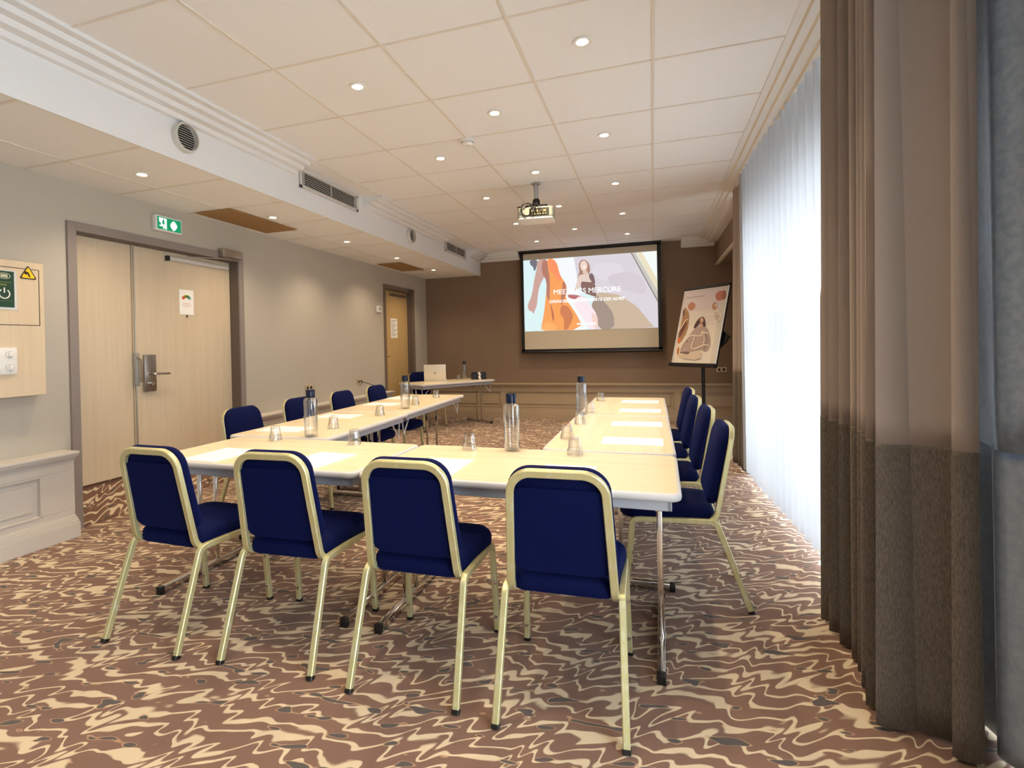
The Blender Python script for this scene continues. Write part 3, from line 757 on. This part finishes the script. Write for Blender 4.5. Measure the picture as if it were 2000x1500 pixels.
bm = B(); sweep(bm, [(.005, -1.0+.035*math.cos(a), 1.818+.018*math.sin(a)) for a in [math.radians(q) for q in range(0, 360, 15)]], .0012, .004, (1,0,0), closed=True); box(bm, (.0045,-1.02,1.808), (.0056,-.98,1.828)); obj('emblem', bm, mat('emblem_cream', L(190,196,170), .6), c)
bm = B(); box(bm, (.0045,-1.19,1.775), (.005,-.96,1.779)); box(bm, (.0045,-1.19,1.655), (.005,-.95,1.657)); box(bm, (.0045,-1.19,1.755), (.005,-.985,1.765)); obj('printed_lines', bm, mat('print_olive', L(120,128,70), .7), c)
sgn = thing('warning_sign', 'yellow triangular hazard sticker at the corner of the oak hatch', 'sign', (XW+.0965, -.855, 1.845))
def tri(s, c=.012):
    return smooth_pts([(0, s*.62), (s*.56, -s*.34), (-s*.56, -s*.34)], 0)
def rounded(pts, r_):
    P3 = fillet([(*p, 0) for p in pts+pts[:2]], r_, 4); return [(p.x, p.y) for p in P3[1:-1]]
Mw = Matrix(((0,0,1,0),(1,0,0,0),(0,1,0,0),(0,0,0,1)))       # x -> +Y, y -> +Z, z -> +X
bm = B(); prism(bm, rounded(tri(.098), .008), .001, Mw @ Matrix.Translation((0,0,.0005))); obj('border', bm, mat('sign_black', L(44,30,10), .5), sgn, smooth=0)
bm = B(); prism(bm, rounded(tri(.078), .006), .0006, Mw @ Matrix.Translation((0,0,.0016))); obj('field', bm, mat('sign_yellow', L(240,204,20), .5), sgn, smooth=0)
bm = B(); Z2 = Mw @ Matrix.Translation((0,0,.0024))
prism(bm, smooth_pts([(-.022,.018),(-.002,.016),(.006,.004),(.014,-.020),(.006,-.020),(-.002,-.006),(-.010,.008),(-.022,.008)],1), .0005, Z2)
prism(bm, smooth_pts([(-.018,.012),(-.008,.004),(-.010,-.006),(-.018,-.002)],1), .0005, Z2); prism(bm, ell(-.020,.004,.005,.005), .0005, Z2); obj('pictogram', bm, mat('sign_black2', L(30,20,10), .5), sgn, smooth=0)

# exit sign
r = thing('exit_sign', 'lit green emergency exit sign over the double door', 'exit sign', (XW, .3215, 2.423))
bx('housing', (0,-.137,-.068), (.05,.137,.068), m_plastic, r, bev=.008)
bx('face', (.0505,-.122,-.053), (.052,.122,.053), m_exitg, r, smooth=0)
bm = B(); E1 = Mw @ Matrix.Translation((0,0,.0525))
prism(bm, [(-.106,.045),(-.030,.045),(-.030,-.048),(-.045,-.048),(-.052,-.030),(-.062,-.048),(-.070,-.048),(-.060,-.022),(-.078,-.030),(-.102,-.026),(-.102,-.018),(-.084,-.016),(-.088,.0),(-.104,.010)], .0008, E1)
prism(bm, smooth_pts([(.045,.046),(.075,.012),(.082,.0),(.075,-.018),(.05,-.046),(.036,-.046),(.012,-.018),(.008,.0),(.014,.014)],1), .0008, E1)
obj('pictogram', bm, m_exitw, r, smooth=0)
bm = B(); prism(bm, smooth_pts([(-.070,.030),(-.058,.030),(-.050,.010),(-.056,-.016),(-.068,-.008),(-.080,.004)],1), .0004, Mw @ Matrix.Translation((0,0,.0536))); prism(bm, ell(-.060,.036,.006,.006), .0004, Mw @ Matrix.Translation((0,0,.0536))); obj('runner', bm, m_exitg, r, smooth=0)

# leaflets on doors
XP = XD+.002
r = thing('leaflet', 'white leaflet with a coloured arch of icons on the oak double door', 'leaflet', (XP, .627, 1.768))
bx('sheet', (0,-.082,-.117), (.0012,.082,.117), m_paper, r, smooth=0)
for col, a0, nm in (((232,100,96),150,'icon'),((236,190,80),118,'icon'),((170,210,90),90,'icon'),((120,190,120),62,'icon'),((130,190,200),32,'icon')):
    a = math.radians(a0); bm = B(); prism(bm, ell(.042*math.cos(a), .022+.034*math.sin(a), .017, .016), .0005, Mw @ Matrix.Translation((0,0,.0014))); obj(nm, bm, mat('icon_ink', L(*col), .6), r, smooth=0)
bm = B()
for k, (wd, z) in enumerate(((.09,-.012),(.11,-.028),(.07,-.042))): box(bm, (.0014,-wd/2,z-.002), (.0017,wd/2,z+.002))
obj('printed_lines', bm, mat('print_pink', L(222,170,170), .7), r, smooth=0)
bx('clip', (-.0005,-.008,-.145), (.003,.010,-.117), mat('clip_olive', L(96,86,50), .6), r)
r = thing('notice', 'printed white notice sheet on the far single door', 'notice', (XD+.002, 4.93, 1.625))
bx('sheet', (0,-.125,-.165), (.001,.125,.165), m_paper, r, smooth=0)
bm = B()
for k in range(11): box(bm, (.0012,-.10,.13-.026*k), (.0016,.10-.05*(k%3),.138-.026*k))
obj('printed_lines', bm, mat('print_grey', L(140,140,140), .7), r, smooth=0)
r = thing('thermostat', 'small white thermostat on the wall before the far single door', 'thermostat', (XW, 4.20, 1.905))
bx('housing', (0,-.065,-.05), (.03,.065,.05), m_plastic, r, bev=.005); bx('dial_window', (.03,-.03,-.012), (.032,.03,.02), m_grey, r)
def socket(label, loc, rz, m=None):
    r = thing('wall_socket', label, 'socket', loc, rz, 'wall sockets'); bx('plate', (0,-.075,-.04), (.010,.075,.04), m or mat('socket_beige', L(190,176,150), .5), r, bev=.002)
    bm = B()
    for y in (-.035,.035): lathe(bm, [(0,.001),(.018,.001),(.02,.003)], 16, Matrix.Translation((.010,y,0)) @ Matrix.Rotation(PI/2,4,'Y'))
    obj('outlet', bm, m_dark, r); return r
socket('beige double socket with a cable plugged in, on the wall before the far door', (XW, 3.585, .814), 0)
bm = B(); sweep(bm, fillet([(XW+.02,3.60,.81),(XW+.08,3.64,.79),(XW+.14,3.86,.72),(XW+.20,4.0,.55),(XW+.24,4.1,.04),(XW+.40,4.35,.012),(-3.4,4.55,.012)], .06), .010, .010, (0,0,1), 8)
tag(obj('power_cable', bm, m_black), 'dark power cable drooping from the wall socket behind the chairs', 'cable')
socket('beige double socket low on the door wall behind the first water bottle', (XW, 2.36, .822), 0)
socket('beige double socket on the end wall beside the flip chart', (1.0, YB, .832), -PI/2)

# ------------------------------------------------------------------ curtains
def pleats(bm, y0, y1, z0, z1, xb, amp0, amp1, folds, seed, nz=14, ny=None, curl=0, lean=0.0, mi=0, irr=.5, ylean=0.0):
    """hanging sheet from y0 to y1; amp0 at the hem, amp1 at the heading"""
    rnd = random.Random(seed); ph = [rnd.uniform(0, 2*PI) for _ in range(6)]
    ny = ny or folds*12; rows = []
    for iz in range(nz+1):
        s = iz/nz; z = z0+(z1-z0)*s; amp = amp0+(amp1-amp0)*s; row = []
        for iy in range(ny+1):
            t_ = iy/ny; a = 2*PI*folds*t_
            wv = math.sin(a+irr*1.6*math.sin(2*PI*t_*2.3+ph[0])+.25*s*math.sin(2*PI*t_*3+ph[1]))
            wv = math.copysign(abs(wv)**.9, wv)
            env = .88+.16*math.sin(2*PI*t_*1.7+ph[2])
            x = xb(t_)+amp*env*wv+lean*(1-s)
            y = y0+(y1-y0)*t_+.35*amp*math.cos(a+ph[3]*.1)+ylean*(1-s)*math.sin(2*PI*t_*1.3+ph[4])
            row.append(bm.verts.new((x, y, z)))
        rows.append(row)
    for a, b in zip(rows, rows[1:]):
        for k in range(ny): f = bm.faces.new((a[k], a[k+1], b[k+1], b[k])); f.material_index = mi
def curtain(label, y0, y1, xb, amp0, amp1, folds, seed, zt=3.05, lean=0.0):
    r = thing('curtain', label, 'curtain', (0,0,0), 0, 'two-tone blackout curtains')
    zb = .945; am = amp0+(amp1-amp0)*(zb-.012)/(zt-.012)
    bm = B(); pleats(bm, y0, y1, .012, zt, xb, amp0, amp1, folds, seed, 33, lean=lean, irr=.32)
    # cut along the seam into the two cloths
    geom = bm.verts[:]+bm.edges[:]+bm.faces[:]
    bmesh.ops.bisect_plane(bm, geom=geom, plane_co=(0,0,zb), plane_no=(0,0,1))
    bm2 = bm.copy()
    for b, keep in ((bm, 1), (bm2, -1)):
        dead = [f for f in b.faces if (f.calc_center_median().z-zb)*keep < 0]
        bmesh.ops.delete(b, geom=dead, context='FACES')
    obj('upper_cloth', bm, m_cur_top, r, smooth=80, solid=.004); obj('lower_cloth', bm2, m_cur_bot, r, smooth=80, solid=.005)
    return r
def near_x(t_):     # the near edge swings towards the glass
    return .765+.02*math.sin(5*t_)+ (0 if t_ < .86 else (t_-.86)*1.3)
curtain('heavy taupe curtain with dark linen lower part, drawn back nearest the camera', -.43, -1.35, near_x, .085, .06, 9, 11, lean=-.015)
curtain('narrow taupe and grey curtain stack beside the flip chart', 2.34, 3.02, lambda t_: .91-.06*t_, .065, .055, 6, 23, lean=-.05)
def sheer_x(t_):
    y = -2.05+4.47*t_
    return 1.08 if y < -1.0 else (1.08-.19*min(1, (y+1.0)/.7) - .03*max(0, y+.3))
bm = B(); pleats(bm, -2.05, 2.42, .05, 3.05, sheer_x, .040, .030, 28, 5, 10, irr=.9)
tag(obj('sheer_curtain', bm, m_sheer, smooth=80), 'long white sheer curtain hanging in fine pleats before the windows', 'curtain')
r = thing('curtain_lining', 'blue-grey satin lining hanging behind the near heavy curtain', 'curtain')
bm = B(); pleats(bm, -1.06, -1.95, .95, 3.05, lambda t_: .955, .022, .02, 3, 3, 16, 60); obj('upper_cloth', bm, m_lining, r, smooth=80, solid=.002)
bm = B(); pleats(bm, -1.06, -1.95, .01, .96, lambda t_: .965, .024, .024, 3, 9, 16, 60); obj('lower_cloth', bm, m_lining_b, r, smooth=80, solid=.002)
struct(bx('trim_10', (.96, -4.6, 3.05), (1.06, 3.05, 3.12), m_frame_w, smooth=0))

# ------------------------------------------------------------------ tables
def rrect(w, d, r_, seg=6):
    pts = []
    for cx_, cy_, a0 in ((w/2-r_, d/2-r_, 0), (-w/2+r_, d/2-r_, 90), (-w/2+r_, -d/2+r_, 180), (w/2-r_, -d/2+r_, 270)):
        for k in range(seg+1):
            a = math.radians(a0+90*k/seg); pts.append((cx_+r_*math.cos(a), cy_+r_*math.sin(a)))
    return pts
TZ = .73
def make_table(label, ln, wd, loc, rz, group, brackets=True):
    r = thing('folding_table', label, 'table', loc, rz, group)
    bm = B(); prism(bm, rrect(ln-.03, wd-.03, .03), .004, Matrix.Translation((0,0,TZ-.004))); obj('tabletop', bm, m_table, r, smooth=0)
    # bullnose rim
    bm = B(); out = rrect(ln, wd, .045, 8); rings = []
    for off, z in ((-.0155,TZ-.0005),(-.008,TZ-.0005),(-.002,TZ-.004),(0,TZ-.012),(0,TZ-.020),(-.003,TZ-.028),(-.010,TZ-.032),(-.03,TZ-.033)):
        q = rrect(ln+2*off, wd+2*off, max(.012, .045+off), 8); rings.append([bm.verts.new((x, y, z)) for x, y in q])
    for a, b in zip(rings, rings[1:]):
        for k in range(len(a)):
            j = (k+1) % len(a); bm.faces.new((a[k], a[j], b[j], b[k]))
    bm.faces.new(rings[-1][::-1]); obj('edge_band', bm, m_tedge, r, smooth=50)
    bm = B(); i = .035; z0, z1 = TZ-.075, TZ-.033
    for lo, hi in (((-ln/2+i,-wd/2+i,z0),(ln/2-i,-wd/2+i+.02,z1)), ((-ln/2+i,wd/2-i-.02,z0),(ln/2-i,wd/2-i,z1)), ((-ln/2+i,-wd/2+i,z0),(-ln/2+i+.02,wd/2-i,z1)), ((ln/2-i-.02,-wd/2+i,z0),(ln/2-i,wd/2-i,z1))): box(bm, lo, hi)
    obj('apron', bm, m_apron, r, smooth=0, bevel=.004)
    for s in (-1, 1):
        x = s*(ln/2-.085)
        for sy in (-1, 1):
            bm = B(); box(bm, (x-.011, sy*.06-.011, .035), (x+.011, sy*.06+.011, TZ-.06), 0, None, .002); obj('leg', bm, m_chrome, r)
        bm = B(); fl_ = wd/2-.03; box(bm, (x-.015,-fl_,.006), (x+.015,fl_,.040), 0, None, .003); fb = obj('foot_bar', bm, m_chrome, r)
        for sy in (-1, 1): bx('end_cap', (x-.017, sy*fl_-.014, 0), (x+.017, sy*fl_+.014, .042), m_black, fb, bev=.003)
        bx('leg_crossbar', (x-.012,-wd/2+.06,TZ-.085), (x+.012,wd/2-.06,TZ-.062), m_chrome, r, bev=.002)
        if brackets:
            for sy in (-1, 1):
                y = sy*(wd/2-.075); xx = s*(ln/2-.05)
                bm = B(); sweep(bm, [(xx, y, TZ-.082), (xx-s*.02, y, TZ-.205), (xx-s*.135, y, TZ-.082)], .012, .012, (0,1,0), 4, closed=True); obj('hinge_bracket', bm, m_tedge, r)
    return r
G = 'folding tables of the U-shaped meeting layout'
make_table('meeting table across the near end, the one nearer the double door', 1.315, .735, (-1.990, -.812, 0), math.radians(-.6), G, False)
make_table('meeting table across the near end, the one nearer the curtains', 1.385, .735, (-.628, -.832, 0), math.radians(-.9), G, False)
make_table('meeting table along the curtain side, joined to the near tables', 1.415, .69, (-.275, .2645, 0), PI/2, G)
make_table('far meeting table along the curtain side, toward the flip chart', 1.48, .69, (-.272, 1.718, 0), PI/2, G)
make_table('meeting table along the door side, joined to the near tables', 1.30, .77, (-2.405, .240, 0), PI/2+math.radians(1.6), G)
make_table('far meeting table along the door side, toward the laptop table', 1.68, .77, (-2.478, 1.742, 0), PI/2+math.radians(2.2), G)
pa = math.atan2(1.24, .81); pdv = V(math.cos(pa), math.sin(pa), 0); pnv = V(-math.sin(pa), math.cos(pa), 0)
pc0 = V(-3.33, 4.05, 0)+pdv*.745+pnv*.345
make_table('presenter table set askew at the far end holding the white laptop', 1.47, .69, tuple(pc0), pa, 'x')
# ------------------------------------------------------------------ chairs
def squircle_pad(bm, w0, w1, h, thick, r_, M, bulge=.02, n=8):
    """cushion: rounded outline in local x (width w0 at y = 0, w1 at y = h), dome towards +z and flat at the back"""
    def outline(ins):
        pts = []
        for (cx_, cy_, a0, rr) in ((1, 1, 0, r_), (-1, 1, 90, r_), (-1, 0, 180, r_*.55), (1, 0, 270, r_*.55)):
            ww = (w1 if cy_ else w0)/2-ins; y = (h-ins) if cy_ else ins; rr = max(.006, rr-ins)
            for k in range(n+1):
                a = math.radians(a0+90*k/n); pts.append((cx_*(ww-rr)+rr*math.cos(a), (y-rr if cy_ else y+rr)+rr*math.sin(a)))
        return pts
    rings = []
    for ins, z in ((.012,0),(.002,thick*.12),(0,thick*.35),(0,thick*.6),(.006,thick*.82),(.018,thick*.96),(.04,thick+bulge*.35),(.08,thick+bulge*.75),(.12,thick+bulge)):
        rings.append([bm.verts.new(M @ V(x, y, z)) for x, y in outline(ins)])
    for a, b in zip(rings, rings[1:]):
        for k in range(len(a)):
            j = (k+1) % len(a); bm.faces.new((a[k], a[j], b[j], b[k]))
    bm.faces.new(rings[-1]); bm.faces.new(rings[0][::-1])
def make_chair():
    r = thing('banquet_chair', 'x', 'chair')
    ty = .024
    # seat: chair faces +Y
    bm = B(); squircle_pad(bm, .375, .425, .455, .072, .10, Matrix.Translation((0,-.140,.408)), .014); obj('seat', bm, m_navy, r, smooth=60)
    # back: tilted plane through (y=-.135, z=.42) and (y=-.225, z=.86)
    bt = math.atan2(.092, .44); U = V(0,-math.sin(bt), math.cos(bt)); Nn = V(0, math.cos(bt), math.sin(bt))
    Mb = Matrix.Identity(4)
    for i in range(3): Mb[i][0] = (1,0,0)[i]; Mb[i][1] = U[i]; Mb[i][2] = Nn[i]
    o0 = V(0,-.135,.42)
    for i in range(3): Mb[i][3] = o0[i]
    bm = B(); squircle_pad(bm,   .388, .358, .392, .044, .088, Mb @ Matrix.Translation((0,.070,.010)), .012); obj('backrest', bm, m_navy, r, smooth=60)
    bm = B(); prism(bm, [(x, y) for x, y in rrect(.335, .32, .05)], .006, Mb @ Matrix.Translation((0,.068+.165,-.002))); obj('back_panel', bm, m_navy, r, smooth=40)
    # tube loop of the back, curling under the seat
    pts = [V(-.178,.06,.410), V(-.183,-.140,.410)]
    pts += [Mb @ V(-.160,.449,0), Mb @ V(.160,.449,0)]
    pts += [V(.183,-.140,.410), V(.178,.06,.410)]
    bm = B(); sweep(bm, fillet(pts, [0,.06,.078,.078,.06,0], 8), .028, .024, (1,0,0)); obj('back_frame', bm, m_gold, r, smooth=22)
    for s in (-1, 1):
        # side rail between the knees
        bm = B(); sweep(bm, [(s*.204,-.105,.418), (s*.206,.215,.410)], .024, .026, (1,0,0)); obj('seat_rail', bm, m_gold, r, smooth=22)
        bm = B(); pth = fillet([(s*.204,-.08,.417), (s*.205,-.140,.418), (s*.214,-.283,.012)], [0,.06,0], 8); sweep(bm, pth, .024, .026, (1,0,0)); lg = obj('leg', bm, m_gold, r, smooth=22)
        bm = B(); sweep(bm, [(s*.2140,-.2828,.014), (s*.2143,-.288,0)], .027, .029, (1,0,0)); obj('foot_cap', bm, m_black, lg, smooth=0)
        bm = B(); pth = fillet([(s*.206,.19,.410), (s*.207,.250,.408), (s*.216,.283,.012)], [0,.045,0], 8); sweep(bm, pth, .024, .026, (1,0,0)); lg = obj('leg', bm, m_gold, r, smooth=22)
        bm = B(); sweep(bm, [(s*.2160,.283,.014), (s*.2163,.284,0)], .027, .029, (1,0,0)); obj('foot_cap', bm, m_black, lg, smooth=0)
        bm = B()
        for z in (.075, .235):
            yy = .283-.033*(z/.4)-.013; lathe(bm, [(0,.006),(.007,.005),(.009,0)], 12, Matrix.Translation((s*.2145, yy, z)) @ Matrix.Rotation(PI/2,4,'X'))
        obj('bumper_stud', bm, m_chrome, lg)
    bm = B(); sweep(bm, [(-.206,.16,.398),(.206,.16,.398)], .018, .018, (0,0,1)); obj('cross_rail', bm, m_gold, r, smooth=22)
    return r
ch = make_chair(); used = False
CH = []
def chair(x, y, deg, label, group):
    global used
    placed(ch, used, (x, y, 0), math.radians(deg), label, group); used = True; CH.append((x, y))
g1 = 'blue chairs along the near tables'; g2 = 'blue chairs along the curtain side'; g3 = 'blue chairs along the door side'
chair(-2.175,-1.300,-1.5,'blue velvet chair with its back to the camera, nearest the double door', g1)
chair(-1.560,-1.270,2.5,'blue velvet chair with its back to the camera, second from the double door', g1)
chair(-.936,-1.281,1,'blue velvet chair with its back to the camera, third from the double door', g1)
chair(-.357,-1.300,1.5,'blue velvet chair with its back to the camera, nearest the curtains', g1)
chair(.100,-.290,90,'blue chair seen side-on at the near table corner beside the curtains', g2)
chair(.085,.44,91,'blue chair on the curtain side, second from the near corner', g2)
chair(.062,1.13,91,'blue chair on the curtain side, third from the near corner', g2)
chair(.065,1.86,92,'blue chair on the curtain side, nearest the flip chart', g2)
chair(-2.77,-.06,-90,'blue chair on the door side in front of the double door', g3)
chair(-2.79,.64,-92,'blue chair on the door side, second from the double door', g3)
chair(-2.78,1.33,-90,'blue chair on the door side, third from the double door', g3)
chair(-2.80,2.06,-91,'blue chair on the door side, nearest the laptop table', g3)
chair(-3.62,4.86,math.degrees(pa)+180,'dark blue chair half hidden behind the white laptop', 'x')

# ------------------------------------------------------------------ glasses, bottles, paper
def make_glass():
    bm = B(); n = 22     # tumbler standing upside down: rim on the table
    lathe(bm, [(.0395,0),(.0415,.001),(.0385,.030),(.0345,.034),(.0300,.084),(.0270,.089),(0,.089),(0,.078),(.0262,.077),(.0315,.034),(.0360,.030),(.0390,.001),(.0395,0)], n, facet=.07)
    o = obj('tumbler', bm, m_glass, None, smooth=30); tag(o, 'x', 'glass'); return o
gl = make_glass(); used_g = False
TG = TZ+.0005
for x, y, lab, gr in (
    (-2.296,-.523,'upturned tumbler on the near table closest to the double door','a'), (-1.717,-.544,'upturned tumbler on the near table just short of the table joint','a'),
    (-.996,-.547,'upturned tumbler on the near table beside the tall bottle','a'), (-.42,-.566,'upturned tumbler at the back edge of the near table by the curtain side','a'),
    (-.528,-.106,'upturned tumbler on the curtain-side table, first from the near corner','b'), (-.53,.508,'upturned tumbler on the curtain-side table just before its bottle','b'),
    (-.532,1.17,'upturned tumbler on the curtain-side table half behind the bottle','b'), (-.528,2.07,'upturned tumbler on the curtain-side table nearest the end wall','b'),
    (-2.201,-.019,'upturned tumbler on the door-side table just past the first bottle','c'), (-2.206,.682,'upturned tumbler in the middle of the door-side tables','c'),
    (-2.254,1.50,'upturned tumbler on the door-side table right after the second bottle','c'), (-2.318,2.19,'upturned tumbler on the door-side table nearest the laptop table','c'),
    (-3.13,5.15,'upturned tumbler on the laptop table beside the bottle','d')):
    o = gl.copy() if used_g else gl
    if used_g: COL.objects.link(o)
    used_g = True; o.location = (x, y, TG); o.rotation_euler = (0,0,x*7+y*3); tag(o, lab, 'glass', 'upturned tumblers on the tables')
def make_bottle():
    r = thing('water_bottle', 'x', 'bottle')
    bm = B(); lathe(bm, [(0,.002),(.034,.0),(.041,.003),(.0435,.012),(.0435,.235),(.041,.247),(.030,.252),(.026,.256),(.026,.272),(.0235,.272),(.0235,.254),(.028,.248),(.0385,.243),(.0408,.234),(.0408,.016),(.037,.010),(0,.012)], 36); obj('glass_body', bm, m_glass, r, smooth=50)
    bm = B(); lathe(bm, [(0,.0125),(.0365,.0105),(.0404,.0165),(.0404,.19),(0,.19)], 36); 
    bm.free()
    bm = B(); lathe(bm, [(.024,.2545),(.0285,.2545),(.0290,.262),(.0290,.304),(.0275,.3065),(0,.3065)], 32); obj('cap', bm, m_bluecap, r, smooth=40)
    # faint printed mark on the front
    bm = B()
    for k in range(6): box(bm, (-.016+.0056*k,-.0445,.128), (-.0125+.0056*k,-.0438,.134))
    obj('printed_mark', bm, m_grey, r, smooth=0)
    return r
bo = make_bottle(); ub = False
for x, y, rz, lab in ((-2.147,-.358,-.6,'tall clear water bottle on the near table close to the door-side arm'), (-.761,-.525,-.1,'tall clear water bottle in the middle of the near tables'),
                  (-2.214,1.191,-.6,'tall clear water bottle on the door-side tables'), (-.585,1.05,0,'tall clear water bottle on the curtain-side tables'),
                  (-3.12,5.43,0,'tall clear water bottle on the laptop table beside the dark box')):
    placed(bo, ub, (x, y, TG), rz, lab, 'water bottles on the tables'); ub = True
def sheet(x0, y0, wd, d, rz, label):
    bm = B(); box(bm, (-wd/2,-d/2,0), (wd/2,d/2,.0035)); o = obj('paper', bm, m_paper, smooth=0); o.location = (x0, y0, TZ+.0004); o.rotation_euler = (0,0,math.radians(rz)); tag(o, label, 'paper', 'blank writing pads at each seat')
sheet(-2.288,-.985,.235,.335,0,'blank white paper before the chair nearest the double door')
sheet(-1.665,-.975,.235,.335,-4,'blank white paper before the second chair from the double door')
sheet(-1.000,-.975,.235,.335,1,'blank white paper before the third chair from the double door')
sheet(-.400,-.990,.235,.335,1,'blank white paper before the near chair closest to the curtains')
sheet(-.155,-.125,.335,.235,0,'blank white paper on the curtain-side table, first from the near corner')
sheet(-.150,.560,.335,.220,1,'blank white paper on the curtain-side table, second from the near corner')
sheet(-.145,1.325,.325,.215,-2,'blank white paper on the curtain-side table, third from the near corner')
sheet(-.158,2.020,.335,.235,-2,'blank white paper on the curtain-side table nearest the end wall')
sheet(-2.528,-.12,.335,.22,1,'blank white paper on the door-side table, first past the near tables')
sheet(-2.540,.585,.325,.22,2,'blank white paper on the door-side table, second past the near tables')
sheet(-2.615,1.49,.325,.22,0,'blank white paper on the door-side table just past its table joint')
sheet(-2.70,2.10,.30,.22,2,'blank white paper on the door-side table nearest the laptop table')

# laptop on the presenter table
lpz = TZ+.0005
r = thing('laptop', 'white laptop open with its lid toward the camera on the far table', 'laptop', (-3.42, 4.83, lpz), math.radians(16))
bx('keyboard_base', (-.18,0,0), (.18,.25,.016), m_plastic, r, bev=.004)
bm = B(); Ml = Matrix.Translation((0,.002,.014)) @ Matrix.Rotation(math.radians(8), 4, 'X'); box(bm, (-.18,-.006,0), (.18,.003,.262), 0, Ml, .003); ld = obj('lid', bm, mat('laptop_shell', L(226,222,214), .35, .2), r)
bx('display', (-.165,.0035,.012), (.165,.005,.25), m_black, ld, smooth=0).matrix_local = Ml
text_obj('logo', 'hp', Ml @ Matrix.Translation((-.024,-.0068,.105)) @ Matrix.Rotation(PI/2,4,'X'), .048, .042, m_bmetal, ld, .35)
bx('keyboard', (-.15,.04,.016), (.15,.15,.0175), m_bmetal, r, smooth=0)
# box with paper slips
r = thing('card_box', 'small dark box with white slips at the end of the laptop table', 'box', (-2.83, 5.33, lpz), math.radians(15))
bm = B()
for lo, hi in (((-.125,-.07,0),(.125,.07,.006)), ((-.125,-.07,0),(.125,-.064,.105)), ((-.125,.064,0),(.125,.07,.115)), ((-.125,-.07,0),(-.119,.07,.105)), ((.119,-.07,0),(.125,.07,.105)), ((-.003,-.07,0),(.003,.07,.105))): box(bm, lo, hi)
obj('tray', bm, mat('box_navy', L(26,30,46), .4), r, smooth=0, bevel=.001)
for k, (x, z) in enumerate(((.01,.11),(.02,.085),(.015,.05),(.022,.02))):
    bm = B(); box(bm, (-.018,-.002,-.014), (.018,.002,.014), 0, Matrix.Translation((x,-.074,z)) @ Matrix.Rotation(.4*(k%2*2-1),4,'Y')); obj('paper_slip', bm, m_paper, r, smooth=0)
